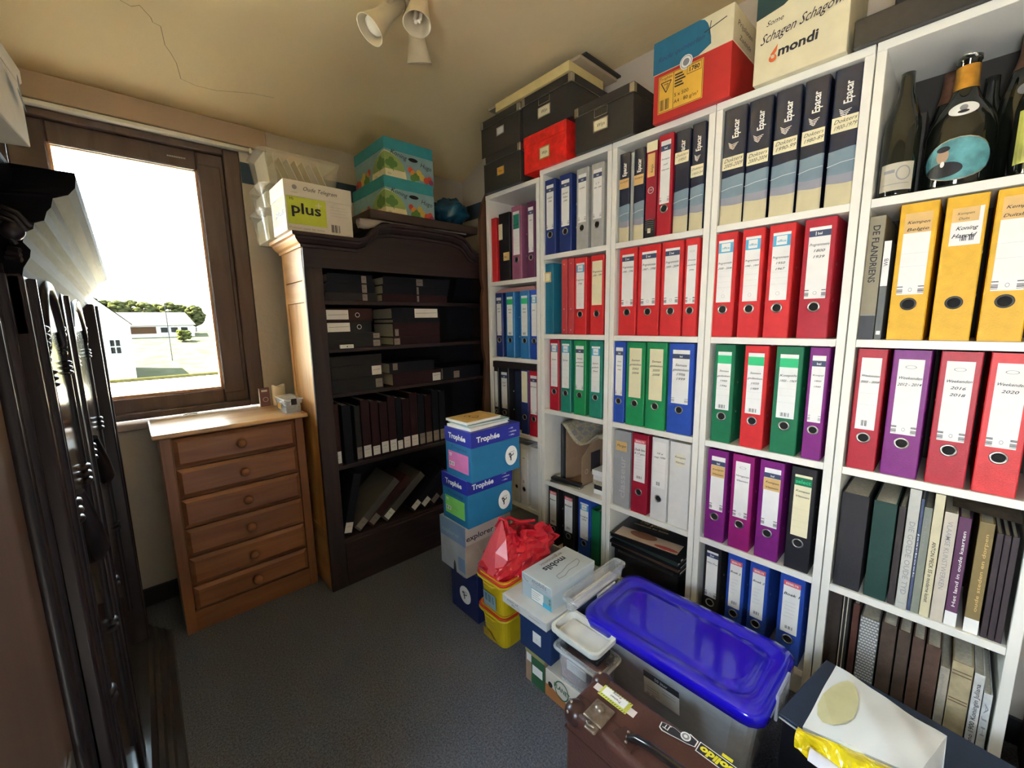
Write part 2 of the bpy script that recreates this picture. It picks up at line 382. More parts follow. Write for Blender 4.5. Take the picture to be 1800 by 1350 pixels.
RT = mat('pale_roof_tiles', (0.0105, 0.0100, 0.0096), 0.9, var=0.1, spec=0, scale=8)
t = thing('house', 'whitewashed gabled house with a square window outside, nearest the pane', 'house', (0, 0, 0))
b = MB(); b.prism([(-3.9, -2.6), (-1.3, -2.6), (-1.24, 1.55), (-2.64, 3.0), (-4.1, 4.6)], 40, 46, 'y', HW); b.build('wall', t)
b = MB(); b.mesh([(-1.1, 39.9, 1.45), (-2.64, 39.9, 3.12), (-4.1, 39.9, 4.75), (-1.1, 46.1, 1.45), (-2.64, 46.1, 3.12), (-4.1, 46.1, 4.75)], [(0, 1, 4, 3), (1, 2, 5, 4)], RT); b.build('roof', t)
b = MB(); f = Face(b, (-2.5, 39.97, -0.66), **FY); DG = mat('dark_window_glass', (0.0025, 0.0026, 0.0024), 0.9, spec=0)
f.rect(0, 0.62, 0, 1.1, HW)
for i in range(2):
    for j in range(2): f.rect(0.05+i*0.3, 0.28+i*0.3, 0.06+j*0.52, 0.5+j*0.52, DG)
b.build('window', t)
t = thing('barn', 'long low barn with a pale grey roof beyond the white house', 'barn')
b = MB(); b.box(-3, 4.4, 60, 66, -0.2, 1.45, HW); b.build('wall', t)
b = MB(); b.mesh([(-3.2, 59.8, 1.4), (4.6, 59.8, 1.4), (4.0, 63, 2.92), (-3.2, 63, 2.92)], [(0, 1, 2, 3)], RT); b.build('roof', t)
b = MB(); f = Face(b, (-1.2, 59.97, 0.5), **FY); BR = mat('orange_brick', (0.0095, 0.0048, 0.0024), 0.9, spec=0)
f.rect(0, 2.2, 0.0, 0.75, BR); [f.rect(2.6+i*0.9, 3.2+i*0.9, 0.1, 0.65, DG) for i in range(3)]; b.build('door', t)
def tree(x, y, z, r, h, lab, g='trees behind the barn'):
    tt = thing('tree', lab, 'tree', (x, y, z), 0, g)
    b = MB(); b.tube([(0, 0, 0), (0.05, 0, h*0.5)], [0.12, 0.08], mat('bark', (0.006, 0.004, 0.003), 0.9)); b.build('trunk', tt)
    b = MB(); FO = foliage('sunlit_leaves', (0.0042, 0.0050, 0.0016), (0.0088, 0.0090, 0.0034), 3.0)
    rnd = random.Random(int(x*10))
    for i in range(130):
        a, c = rnd.uniform(0, 2*PI), rnd.uniform(-1, 1); q = math.sqrt(1-c*c)*r*rnd.uniform(0.6, 1)
        p = Vector((q*math.cos(a), q*math.sin(a)*0.6, h*0.62+c*h*0.36)); s_ = rnd.uniform(0.42, 0.62)*r*0.6
        b.ell(p, (s_, s_, s_*0.7), FO, 6, 4)
    b.build('crown', tt)
for i in range(9):
    x = -4.6+i*1.35; tree(x, 76+(i % 2), 0.4, 1.15, 4.5-0.09*i+(0.25 if i % 3 == 0 else 0), 'leafy green tree of the row behind the barn roof')
MET = mat('galvanised_mast', (0.007, 0.0075, 0.0088), 0.9, 0.0, spec=0)
b = MB(); b.tube([(1.0, 42, -1.5), (1.0, 42, 6.9)], [0.035, 0.02], MET); b.tube([(0.6, 42, 6.7), (1.5, 42, 6.75)], 0.015, MET)
tag(b.build('mast'), 'thin grey mast with a crossbar rising above the barn roof', 'mast')
b = MB(); FO2 = foliage('shrub_leaves', (0.006, 0.0074, 0.0014), (0.0095, 0.010, 0.0030), 4)
for i in range(46): b.ell((3.2+random.uniform(-0.5, 0.5), 57+random.uniform(-0.5, 0.5), -0.15+random.uniform(0, 0.9)), (0.22, 0.22, 0.18), FO2, 6, 4)
tag(b.build('shrub'), 'round yellow-green shrub on the lawn before the barn', 'shrub')

# ------------------------------------------------------------------ white bookcases
ZS = [1.575, 1.200, 0.825, 0.445, 0.105]
UN = ['farthest', 'second', 'middle', 'fourth', 'nearest']
def bookcase(k, y0, ytop, H, shelves):
    """unit from y0 (far side) down to y0-0.4"""
    t = thing('bookcase', ['tall white bookcase beside the dark cabinet, farthest and slightly lower', 'tall white bookcase second from the far corner, newspapers inside', 'tall white bookcase, middle one, magazines on its lower shelf', 'tall white bookcase with purple binders and the five navy folders', 'tall white bookcase nearest the viewer, bottles on its top shelf'][k], 'bookcase', (0, y0, 0), 0, 'white bookcases along the right wall')
    w = 0.3975; t0 = 0.021
    for q, (a, c) in enumerate(((-t0, -0.0008), (-w, -w+t0))):
        b = MB(); b.box(0, 0.278, a, c, 0, H-0.022, WHITEM, 0.001); b.build('side_panel', t)
    b = MB(); b.box(-0.0015, 0.278, -w, -0.0008, H-0.022, H, WHITEM, 0.001); b.build('top_panel', t)
    b = MB(); b.box(0.272, 0.276, -w+t0, -t0, 0.08, H-0.022, WHITEM if k < 4 else mat('dark_back_board', (0.03, 0.025, 0.02), 0.7)); b.build('back_panel', t)
    b = MB(); b.box(0.02, 0.036, -w+t0, -t0, 0, 0.075, WHITEM); b.build('plinth', t)
    for z in shelves:
        b = MB(); b.box(0.001, 0.272, -w+t0+0.0005, -t0-0.0005, z-0.022, z, WHITEM, 0.001); b.build('shelf', t)
bookcase(0, 0.4025, 0, 1.935, [1.480, 1.070, 0.661, 0.25, 0.09])
for i in range(4): bookcase(i+1, -0.4*i-0.001, 0, 1.961, ZS)

# ------------------------------------------------------------------ binders
def label_art(f, w, h, style, tx, seed=0):
    """f origin = bottom left of the label"""
    rnd = random.Random(seed)
    f.rect(0, w, 0, h, CREAM if style in ('cream', 'select') else PAPER)
    yt = h*0.74
    if style == 'navy':
        f.rect(0, w, h*0.87, h*0.955, NAVYB); f.text('bal', w*0.5, h*0.895, h*0.035, PAPER, align='c', bold=0.02); f.rect(w*0.30, w*0.34, h*0.885, h*0.94, PAPER)
        f.bars(0, w*0.2, h*0.03, h*0.13, INK, 6, True); f.bars(w*0.8, w, h*0.03, h*0.13, INK, 6, True); f.ring(w*0.5, h*0.08, w*0.09, w*0.015, GREYINK)
    elif style == 'navymid':
        f.rect(0, w, h*0.84, h*0.925, NAVYB); f.text('bal', w*0.5, h*0.865, h*0.035, PAPER, align='c', bold=0.02)
        f.bars(0, w*0.2, h*0.03, h*0.11, GREYINK, 6, True); f.bars(w*0.8, w, h*0.03, h*0.11, GREYINK, 6, True); yt = h*0.70
    elif style == 'office':
        f.rect(0, w, h*0.80, h*0.96, OFFB); f.rect(w*0.2, w*0.8, h*0.82, h*0.95, PAPER); f.text('office', w*0.5, h*0.86, h*0.035, OFFB, align='c', bold=0.02, w=w*0.5)
        for k in range(5): f.rect(w*0.05, w*0.95, h*(0.24+0.09*k), h*(0.242+0.09*k), PALEINK)
        f.ring(w*0.5, h*0.1, w*0.12, w*0.02, PALEINK); yt = h*0.62
    elif style == 'green':
        f.rect(0, w, h*0.80, h*0.94, GRNB)
        for k in range(3): f.rect(0, w, h*(0.25+0.11*k), h*(0.252+0.11*k), PALEINK)
        f.bars(w*0.25, w*0.75, h*0.03, h*0.09, INK, 12); yt = h*0.66
    elif style == 'esselte':
        f.rect(0, w, h*0.91, h, PINKB); f.text('ESSELTE', w*0.5, h*0.935, h*0.035, PAPER, align='c', bold=0.03, w=w*0.75)
        f.bars(w*0.28, w*0.75, h*0.08, h*0.14, INK, 12)
        for k in range(5): f.line([(w*(0.15+0.05*(k % 2)), h*(0.6-k*0.07)), (w*rnd.uniform(0.5, 0.85), h*(0.605-k*0.07))], 0.0008, PALEINK)
        yt = h*0.74
    elif style == 'select':
        f.rect(0, w, h*0.83, h*0.96, GREEND); f.text('select', w*0.5, h*0.865, h*0.06, GRNB, align='c', bold=0.02, w=w*0.9)
        for k in range(4): f.rect(w*0.05, w*0.95, h*(0.15+0.1*k), h*(0.152+0.1*k), KRAFT)
        yt = h*0.73
    elif style == 'oval':
        f.ring(w*0.5, h*0.9, w*0.22, w*0.03, GREYINK, r2=w*0.09)
        f.bars(0, w*0.22, h*0.02, h*0.12, INK, 7, True); f.bars(w*0.78, w, h*0.02, h*0.12, INK, 7, True); f.ring(w*0.5, h*0.07, w*0.07, w*0.015, GREYINK, r2=w*0.1)
    elif style == 'plain':
        for k in range(3): f.rect(0, w, h*(0.35+0.16*k), h*(0.352+0.16*k), PALEINK)
        f.bars(w*0.3, w*0.62, h*0.05, h*0.13, INK, 9)
    elif style == 'tape':
        f.rect(0, w, h*0.76, h, KRAFT)
        f.bars(0, w*0.22, h*0.02, h*0.11, INK, 6, True); f.bars(w*0.78, w, h*0.02, h*0.11, INK, 6, True); f.ring(w*0.5, h*0.06, w*0.07, w*0.015, GREYINK, r2=w*0.1); yt = h*0.87
        for k in range(2): f.rect(0, w, h*(0.35+0.16*k), h*(0.352+0.16*k), PALEINK)
    elif style == 'tapelow':
        f.rect(0, w, h*0.84, h*0.92, NAVYB); f.text('bal', w*0.5, h*0.86, h*0.035, PAPER, align='c', bold=0.02); f.rect(-w*0.02, w*1.02, h*0.63, h*0.835, KRAFT)
        f.bars(0, w*0.22, h*0.03, h*0.13, INK, 6, True); f.bars(w*0.78, w, h*0.03, h*0.13, INK, 6, True); yt = h*0.75
    elif style == 'greenfull':
        f.rect(w*0.04, w*0.96, h*0.6, h*0.93, TEAL)
        for k in range(5): f.rect(w*0.1, w*0.9, h*(0.12+0.08*k), h*(0.122+0.08*k), PALEINK)
        yt = h*0.68
    big = style == 'esselte'
    for k, s_ in enumerate(tx):
        hh = w*(0.20 if big and k == 0 else 0.15)
        tw = min(w*0.92, w*0.15*len(s_)*(1.15 if big else 0.9))
        f.text(s_, w*0.5, yt-k*(h*0.085), hh, INK, w=tw, shear=0.35, align='c', rot=rnd.uniform(-0.03, 0.05), bold=0.014 if big and k == 0 else 0.006)
def binder(name, label, y0, y1, z0, H, col, style=None, tx=(), ring=True, x0=0.008, D=0.262, lab=(0.16, 0.84, 0.34, 0.93), group='lever-arch binders on the white shelves', ringm=None, tilt=0.0):
    """y0 > y1: left and right edge as seen from the room"""
    w = y0-y1; t = thing(name, label, 'binder', (x0, (y0+y1)/2, z0+0.0006), 0, group)
    if tilt: t.rotation_euler = (tilt, 0, 0)
    b = MB(); c = 0.0035
    b.box(0, c, -w/2, w/2, 0, H, col, 0.002, 1, None, 'z')
    b.box(c, D, w/2-c, w/2, 0, H, col, 0.0012); b.box(c, D, -w/2, -w/2+c, 0, H, col, 0.0012)
    if w > 0.03:
        for s_ in (-1, 1):   # the two rivets on the visible side cover
            for zz in (0.32, 0.62): b.lathe([(0.0045, 0), (0.004, 0.001), (0.0001, 0.0016)], STEEL, 10, T(0.04, s_*(w/2), H*zz) @ RX(-s_*PI/2))
    b.build('cover', t)
    b = MB(); b.box(0.012, D-0.012, -w/2+c+0.001, w/2-c-0.001, 0.012, H-0.022, PAGES); b.build('paper_block', t)
    if style:
        b = MB(); l0, l1, b0, b1 = lab; f = Face(b, (0, w/2-w*l0, H*b0), **FX)
        label_art(f, w*(l1-l0), H*(b1-b0), style, tx, hash_(label)); b.build('spine_label', t, recalc=False)
    if ring:
        b = MB(); r = min(0.0125, w*0.23); zc = H*0.27
        b.lathe([(r, 0), (r+0.003, 0.0006), (r+0.0035, 0.0022), (r, 0.003), (r-0.001, 0.001)], ringm or STEEL, 20, T(0, 0, zc) @ RY(-PI/2))
        b.lathe([(0.0001, 0.0004), (r, 0.0004)], DARK, 20, T(0, 0, zc) @ RY(-PI/2)); b.build('finger_ring', t)
    return t
def hash_(s): return sum(ord(c)*(i+3) for i, c in enumerate(s)) % 9973
ORD = ['first', 'second', 'third', 'fourth', 'fifth', 'sixth', 'seventh', 'eighth', 'ninth', 'tenth']
ROWN = ['top', 'second', 'third', 'fourth', 'fifth']
def L(look, k, row, unit): return '%s, %s on the %s shelf of the %s bookcase' % (look, ORD[k], ROWN[row], UN[unit])
H0 = 0.348
def row(unit, r, z, items):
    for k, it in enumerate(items):
        if it is None: continue
        y0, y1, col, cn, style, tx = it[:6]; kw = it[6] if len(it) > 6 else {}
        st = {'navy': 'navy-banded label', 'navymid': 'navy-banded label', 'office': 'blue office label', 'green': 'green-banded label', 'esselte': 'red-topped label', 'select': 'kraft select label', 'oval': 'oval-printed label', 'plain': 'plain white label', 'tape': 'taped label', 'tapelow': 'taped label', 'cream': 'cream label', 'greenfull': 'green-white label', None: 'bare spine'}[style]
        h = kw.pop('H', H0); lb = kw.pop('label', None)
        binder('binder', lb or L('%s binder with %s' % (cn, st), k, r, unit), y0, y1, z, h, col, style, tx, **kw)
Pg = 'Programmatie'
row(1, 0, ZS[0], [(-0.026, -0.090, NAVY, 'blue', 'navymid', ['Lijst', '1990'], {'H': 0.335}), (-0.117, -0.184, NAVY, 'blue', 'navymid', ['Jaren', 'Tekst', '1995'], {'H': 0.335}), (-0.214, -0.276, GREY, 'grey', 'navymid', ['Leden'], {'H': 0.335}), (-0.294, -0.356, GREY, 'grey', 'navymid', ['L T', '1990 - 2000'], {'H': 0.335})])
row(1, 1, ZS[1], [None, None, None, (-0.206, -0.271, RED, 'red', 'office', ['Programma', '1992'], {'H': 0.34}), (-0.296, -0.362, RED, 'red', 'cream', ['Programma', '1990 - 1991'], {'H': 0.34, 'lab': (0.1, 0.9, 0.38, 0.93)})])
row(1, 2, ZS[2], [(-0.053, -0.112, REDD, 'red', 'office', ['Samen'], {'lab': (0.14, 0.86, 0.34, 0.95)}), (-0.124, -0.185, TEAL, 'green', 'office', ['Samen'], {'lab': (0.14, 0.86, 0.34, 0.95)}), (-0.205, -0.272, GREEN, 'green', 'navymid', ['Samen', 'gedenken', '2000-2004']), (-0.295, -0.361, TEAL, 'green', 'office', ['Samen', 'gedenk', 'Paul'])])
row(1, 4, 0.105, [(-0.042, -0.106, BLACK, 'black', 'esselte', ['Bestuur'], {'H': 0.312}), (-0.14, -0.213, BLACK, 'black', 'esselte', ['Bestuur'], {'H': 0.312}), (-0.238, -0.309, BLUE, 'blue', 'office', ['Congres', '1974'], {'H': 0.312}), (-0.315, -0.362, GREEND, 'green', None, (), {'H': 0.275, 'ring': False})])
row(2, 1, ZS[1], [(-0.440, -0.518, RED, 'red', 'navy', [Pg, '1995 - 1996']), (-0.527, -0.616, RED, 'red', 'navy', [Pg, '1997 - 1998']), (-0.625, -0.706, RED, 'red', 'navy', [Pg, '1999 - 2004']), (-0.714, -0.764, RED, 'red', 'oval', ['Dienst', 'mededel', '1996'])])
row(2, 2, ZS[2], [(-0.424, -0.474, BLUE, 'blue', 'navymid', ['Orde', 'Samen', '1990']), (-0.484, -0.566, GREEN, 'green', 'cream', ['Samen', 'gedenken', '2002', '2004']), (-0.575, -0.658, GREEN, 'green', 'cream', ['Samen', 'gedenken', '2005', '2008']), (-0.668, -0.764, BLUE, 'blue', 'navymid', ['Samen', 'gedenken', '1996', '1999'])])
row(2, 3, ZS[3], [None, (-0.521, -0.594, MAROON, 'maroon', 'esselte', ['Oude foto', '& 17 gem'], {'lab': (0.14, 0.86, 0.40, 0.93)}), (-0.612, -0.680, WHITEB, 'white', 'plain', ['10 x', 'map 1990'], {'lab': (0.12, 0.88, 0.40, 0.95)}), None])
row(3, 1, ZS[1], [(-0.819, -0.888, RED, 'red', 'office', [Pg, '2000 - 2004']), (-0.904, -0.969, RED, 'red', 'office', [Pg, '1990 - 1999']), (-0.982, -1.052, RED, 'red', 'office', [Pg, '1950', '1967']), (-1.075, -1.152, REDD, 'red', 'navy', [Pg, '1800', '1939'])])
row(3, 2, ZS[2], [(-0.838, -0.904, GREEND, 'green', 'green', ['Samen', 'gedenken', '1990', '1996']), (-0.935, -1.005, RED, 'red', 'green', ['Samen', 'gedenken', '1970', '1989']), (-1.027, -1.100, GREEND, 'green', 'green', ['Koepels', '1950 - 1969']), (-1.116, -1.165, PURPLE, 'purple', 'navymid', ['Koepel', '1800', '1949'])])
row(3, 3, ZS[3], [(-0.834, -0.903, PURPLE, 'purple', 'tapelow', ['Kempen', 'Vlamen'], {'lab': (0.2, 0.88, 0.34, 0.93)}), (-0.919, -0.987, MAGENTA, 'magenta', 'oval', ['Hongarije', 'Vlamen']), (-1.006, -1.076, PURPLE, 'purple', 'tapelow', ['Kempen', 'Vlamen'], {'lab': (0.2, 0.88, 0.34, 0.93)}), (-1.096, -1.163, BLACK, 'black', 'select', ['Kempen', 'Vlamen'])])
row(3, 4, 0.105, [(-0.841, -0.901, BLACK, 'black', 'navy', ['Wim Prut'], {'H': 0.315}), (-0.925, -0.983, BLUE, 'blue', 'esselte', ['Boek 2.'], {'H': 0.315}), (-0.999, -1.057, BLUE, 'blue', 'esselte', ['Boek 2'], {'H': 0.315}), (-1.091, -1.161, BLUE, 'blue', 'esselte', ['Boek 1'], {'H': 0.315})])
DKR = mat('dark_ring', (0.05, 0.05, 0.05), 0.4)
row(4, 1, ZS[1], [None, None, (-1.284, -1.355, YELLOW, 'yellow', 'tape', ['Kempen', 'Belgie'], {'ringm': DKR, 'lab': (0.14, 0.86, 0.34, 0.93)}), (-1.367, -1.437, YELLOW, 'yellow', None, (), {'ringm': DKR}), (-1.449, -1.519, YELLOW, 'yellow', 'tape', ['Kempen', 'Duitsland'], {'ringm': DKR, 'lab': (0.14, 0.86, 0.34, 0.95)})])
row(4, 2, ZS[2], [(-1.229, -1.292, REDD, 'red', 'plain', ['Weekenden', '2002 - 2008']), (-1.304, -1.378, PURPLE, 'purple', 'oval', ['Weekenden', '2012 - 2014']), (-1.394, -1.466, REDD, 'red', 'oval', ['Weekenden', '2016', '2018']), (-1.478, -1.550, RED, 'red', 'oval', ['Weekenden', '2020'])])
row(0, 0, 1.480, [None, None, (0.208, 0.138, MAUVE, 'mauve', 'greenfull', ['Archief'], {'H': 0.36}), (0.094, 0.044, PLUM, 'plum', 'navymid', ['Zaal'], {'H': 0.36})])
row(0, 1, 1.070, [(0.348, 0.292, NAVY, 'navy', 'navymid', ['Jaar', '1980']), (0.264, 0.200, MIDBLUE, 'light blue', 'green', ['Stad', '1990']), (0.154, 0.089, MIDBLUE, 'light blue', 'green', ['Stad', '1970']), (0.078, 0.026, BLUE, 'blue', 'office', ['Blad'])])
row(0, 2, 0.661, [(0.376, 0.338, BLACK, 'black', 'plain', ['A']), (0.323, 0.254, BLACK, 'black', 'navymid', ['Kerk', '1980']), (0.154, 0.100, NAVY, 'navy', 'cream', [], {'lab': (0.1, 0.9, 0.5, 0.98)}), (0.093, 0.026, REDD, 'red', 'navymid', ['Brieven'])])
row(0, 3, 0.25, [(0.222, 0.175, WHITEB, 'white', None, ()), (0.166, 0.112, WHITEB, 'white', 'plain', ['Map']), (0.088, 0.024, WHITEB, 'white', None, (), {'ring': False})])
# sticker on the middle yellow binder
def sticker_on(parent_mb_face, *a): pass

# ------------------------------------------------------------------ other things on the white shelves
def spine_box(name, label, cat, y0, y1, z0, H, col, x0=0.01, D=0.25, group=None, pages=True, bev=0.0015, deco=None, tilt=0.0, roll=0.0, pm=None):
    """a book or slim file standing with its spine to the room; deco(face, w, H) draws the spine print"""
    w = y0-y1; t = thing(name, label, cat, (x0, (y0+y1)/2, z0+0.0006), 0, group); t.rotation_euler = (tilt, roll, 0)
    b = MB(); c = min(0.003, w*0.18)
    if pages:
        b.box(0, c, -w/2, w/2, 0, H, col, bev*0.6, 1, None, 'z'); b.box(c, D, w/2-c, w/2, 0, H, col); b.box(c, D, -w/2, -w/2+c, 0, H, col)
    else: b.box(0, D, -w/2, w/2, 0, H, col, bev)
    if deco: deco(Face(b, (0, w/2, 0), **FX), w, H)
    b.build('cover', t, recalc=True)
    if pages:
        b = MB(); b.box(c, D-0.003, -w/2+c, w/2-c, 0.003, H-0.003, pm or PAGES); b.build('pages', t)
    return t
# farthest unit, top and others
spine_box('folder', 'slim bright red folder at the left of the farthest bookcase top shelf', 'folder', 0.372, 0.330, 1.480, 0.335, RED, pages=False)
def dk(f, w, H):
    f.rect(-0.002, w*0.35, H*0.62, H*0.85, CREAM); f.rect(w*0.4, w*0.95, H*0.30, H*0.42, KRAFT); f.text('bis', w*0.5, H*0.34, 0.012, INK)
spine_box('file_box', 'black file box with two small stickers beside the bright red folder', 'file box', 0.310, 0.226, 1.480, 0.345, BLACK, pages=False, deco=dk)
b = MB()
PINKP = mat('dusty_pink_paper', (0.42, 0.22, 0.22), 0.8)
for i in range(4): b.box(0.01+0.006*i, 0.22, 0.04+0.01*i, 0.345-0.008*i, 1.4185+0.006*i, 1.4235+0.006*i, PINKP, M=None)
tag(b.build('paper_folder'), 'dusty pink paper folders lying flat over the four blue binders', 'folder')
b = MB(); b.box(0.0, 0.24, 0.03, 0.375, 1.010, 1.045, mat('black_box_lid', (0.015, 0.012, 0.013), 0.6), 0.003)
tag(b.build('flat_box'), 'flat black box lying across the binders below the blue ones', 'box')
spine_box('folder', 'dark navy folder between the black and the half brown binder', 'folder', 0.246, 0.160, 0.661, 0.33, mat('navy_folder', (0.012, 0.02, 0.05), 0.5), x0=0.05, D=0.2, pages=False)
def tl(f, w, H): f.rect(-0.004, w*0.75, H*0.74, H*0.88, KRAFT); f.rect(w*0.06, w*0.62, H*0.76, H*0.86, CREAM); f.rect(w*0.62, w*0.66, 0, H, mat('teal_edge', (0.02, 0.10, 0.16), 0.4))
spine_box('folder', 'teal blue folder with a taped label beside the slim red ones', 'folder', -0.024, -0.075, ZS[1], 0.335, mat('teal_folder', (0.015, 0.16, 0.26), 0.4), pages=False, deco=tl)
def riv(f, w, H):
    for z in (0.06, 0.34, 0.93): f.disc(w*0.5, H*z, 0.003, STEEL)
for i, (a, c) in enumerate(((-0.127, -0.160), (-0.168, -0.199))):
    spine_box('ring_folder', 'slim red ring folder with rivets, %s of two beside the teal folder' % ('left' if i == 0 else 'right'), 'folder', a, c, ZS[1], 0.345, mat('salmon_red_cover', (0.50, 0.06, 0.07), 0.45), pages=False, deco=riv, group='slim red ring folders')
# second unit, fourth shelf: newspapers, cardboard box, phone-like recorder
t = thing('magazine_file', 'open brown cardboard magazine file with a dark photo on it', 'magazine file', (0.065, -0.115, ZS[3]+0.0006))
CARD = mat('brown_cardboard', (0.40, 0.27, 0.17), 0.85, var=0.06)
b = MB(); b.box(0.0, 0.195, 0.0, 0.004, 0, 0.285, CARD); b.prism([(0, 0), (0.195, 0), (0.195, 0.285), (0.10, 0.225), (0, 0.15)], -0.10, -0.096, 'y', CARD); b.box(0.191, 0.195, -0.10, 0.004, 0, 0.285, CARD); b.box(0, 0.195, -0.1, 0.004, 0, 0.004, CARD)
b.M = None; b.build('file_body', t)
b = MB(); f = Face(b, (0.0, -0.1, 0), **FY); f.rect(0.07, 0.15, 0.06, 0.16, mat('dark_photo', (0.05, 0.04, 0.05), 0.5)); f.ring(0.035, 0.07, 0.012, 0.002, PAPER); b.build('photo', t, recalc=False)
def dd(f, w, H): pass
spine_box('folder', 'dark grey slim folder standing left of the cardboard magazine file', 'folder', -0.075, -0.093, ZS[3], 0.30, mat('dark_grey_folder', (0.05, 0.055, 0.06), 0.5), x0=0.065, D=0.19, pages=False)
NEWS = mat('newsprint', (0.42, 0.38, 0.28), 0.9, var=0.25, scale=90)
t = thing('newspaper', 'folded old newspapers drooping over the cardboard magazine file', 'newspaper', (0, 0, 0))
for k in range(4):
    b = MB()
    def nf(u, v, k=k):
        y = -0.108-0.252*u; x = 0.030+0.21*v+0.004*k
        z = ZS[3]+0.318-0.003*k-0.045*u*v-0.075*(1-v)*math.sin(PI*min(1, u*1.15))**1.3-0.030*(1-v)*u+0.004*math.sin(u*9+k)*(1-v)
        return (x, y, z)
    b.grid(nf, 14, 8, NEWS)
    if k == 0:
        for q in range(7):
            for v0 in (0.08, 0.3, 0.52, 0.74):
                P = [Vector(nf(u_, v_))+Vector((0, 0, 0.0016)) for u_, v_ in ((0.08+0.12*q, v0), (0.16+0.12*q, v0), (0.16+0.12*q, v0+0.15), (0.08+0.12*q, v0+0.15))]
                b.face(P, GREYINK if (q+int(v0*10)) % 3 else NEWS)
    o = b.build('sheet', t, recalc=False)
    md = o.modifiers.new('thick', 'SOLIDIFY'); md.thickness = 0.002
def flatbook(name, label, cat, x0, x1, y0, y1, z0, z1, col, group=None, rz=0.0, deco=None, pages=PAGES, parent=None):
    """a book lying flat; spine towards the room"""
    t = thing(name, label, cat, ((x0+x1)/2, (y0+y1)/2, z0), rz, group); a, c, h = (x1-x0)/2, abs(y0-y1)/2, z1-z0; e = min(0.003, h*0.2)
    b = MB(); b.box(-a, a, -c, c, 0, e, col); b.box(-a, a, -c, c, h-e, h, col); b.box(-a, -a+e, -c, c, e, h-e, col)
    if deco: deco(b, a, c, h)
    b.build('cover', t); b = MB(); b.box(-a+e, a-0.003, -c+0.003, c-0.003, e, h-e, pages); b.build('pages', t); return t
for i in range(5):
    flatbook('book', 'small pale book in the pile under the drooping newspapers, %s from the top' % ORD[i], 'book', 0.03+0.004*i, 0.19, -0.30-0.004*(i % 2), -0.374, ZS[3]+0.0245*(4-i)+0.0005, ZS[3]+0.0245*(5-i), [PAPER, WHITEB, NEWS, BLACK, PAPER][i], 'small books under the newspapers')
t = thing('stapler', 'black and silver long stapler lying at the shelf edge below the newspapers', 'stapler', (0.030, -0.145, ZS[3]+0.0006), 0.12)
b = MB(); b.box(-0.02, 0.02, -0.09, 0.09, 0, 0.012, STEEL, 0.005, 2); b.build('base', t)
b = MB(); b.box(-0.016, 0.016, -0.085, 0.088, 0.0125, 0.028, BLACK, 0.006, 2); b.build('top_arm', t)

# plastic-sleeved folders with the blue landscape spine
EN = mat('epacar_navy', (0.012, 0.018, 0.045), 0.22, coat=0.4); EB = mat('spine_misty_blue', (0.20, 0.29, 0.36), 0.3, coat=0.4, var=0.12, scale=14); EL = mat('spine_lilac_grey', (0.30, 0.31, 0.38), 0.3, coat=0.4)
EC = mat('spine_sand', (0.62, 0.56, 0.36), 0.3, coat=0.4, var=0.05)
def epacar(label, y0, y1, z0, H, tx, lz, kraft=False, logo=True):
    w = y0-y1; t = thing('suspension_folder', label, 'folder', (0.006, (y0+y1)/2, z0+0.0006), 0, 'landscape-print folders')
    b = MB(); n = 10
    def prof(v, zlo, zhi):  # rounded spine cross-section
        pass
    cs = [(0.0+0.005*(1-math.sin(PI*k/n))**2, w/2*math.cos(PI*k/n)) for k in range(n+1)]
    bands = [(0, 0.17, EC), (0.17, 0.24, EL), (0.24, 0.42, EB), (0.42, 1.0, EN)]
    for (a, c, m) in bands:
        V = []; F = []
        for (zz, o) in ((a, 0), (c, 1)):
            for k, (x, y) in enumerate(cs): V.append((x, y, H*zz+(0.0025*math.sin(k*0.5+zz*9) if 0 < zz < 1 else 0)))
        F = [(k, k+1, n+2+k, n+1+k) for k in range(n)]; b.mesh(V, F, m, True)
    b.box(0.0105, 0.24, w/2-0.003, w/2, 0, H, EN); b.box(0.0105, 0.24, -w/2, -w/2+0.003, 0, H, EN); b.box(0.0105, 0.24, -w/2+0.003, w/2-0.003, 0, 0.003, EC)
    f = Face(b, (-0.0008, w/2, 0), **FX); f.text('Epacar', w*0.68, H*0.74, min(0.019, w*0.36), PAPER, rot=PI/2, bold=0.02, sq=0.8)
    if logo:
        for k in range(4): f.line([(w*(0.26+0.02*k), H*(0.712-0.014*k)), (w*(0.42+0.02*k), H*(0.690-0.014*k)), (w*(0.70-0.05*k), H*(0.700-0.013*k))], 0.0017, PAPER)
    f.line([(0, H*0.30), (w*0.5, H*0.32), (w, H*0.325)], 0.0012, PAPER)
    b.build('spine', t, recalc=False)
    b = MB(); b.box(0.014, 0.235, -w/2+0.004, w/2-0.004, 0.004, H-0.012, PAGES); b.build('paper_block', t)
    b = MB(); f = Face(b, (-0.0016, w/2, 0), **FX); f.rect(w*0.04, w*0.96, H*(lz-0.055), H*(lz+0.055), KRAFT if kraft else CREAM)
    for k, s_ in enumerate(tx): f.text(s_, w*0.5, H*(lz+0.012-0.045*k), w*0.17, INK, w=min(w*0.8, w*0.13*len(s_)), shear=0.4, align='c', rot=0.06)
    b.build('sticker', t, recalc=False)
for k, (a, c, tx_, lz) in enumerate([(-0.825, -0.894, ['Dokters', '2005-2009'], 0.535), (-0.899, -0.965, ['Dokters', '2000-2004'], 0.525), (-0.973, -1.039, ['Dokters', '1990-99'], 0.56), (-1.046, -1.105, ['Dokters', '1980-89'], 0.565), (-1.115, -1.178, ['Dokters', '1900-1979'], 0.60)]):
    epacar('navy and landscape folder with cream sticker, %s of five on the fourth bookcase top shelf' % ORD[k], a, c, ZS[0], 0.357, tx_, lz)
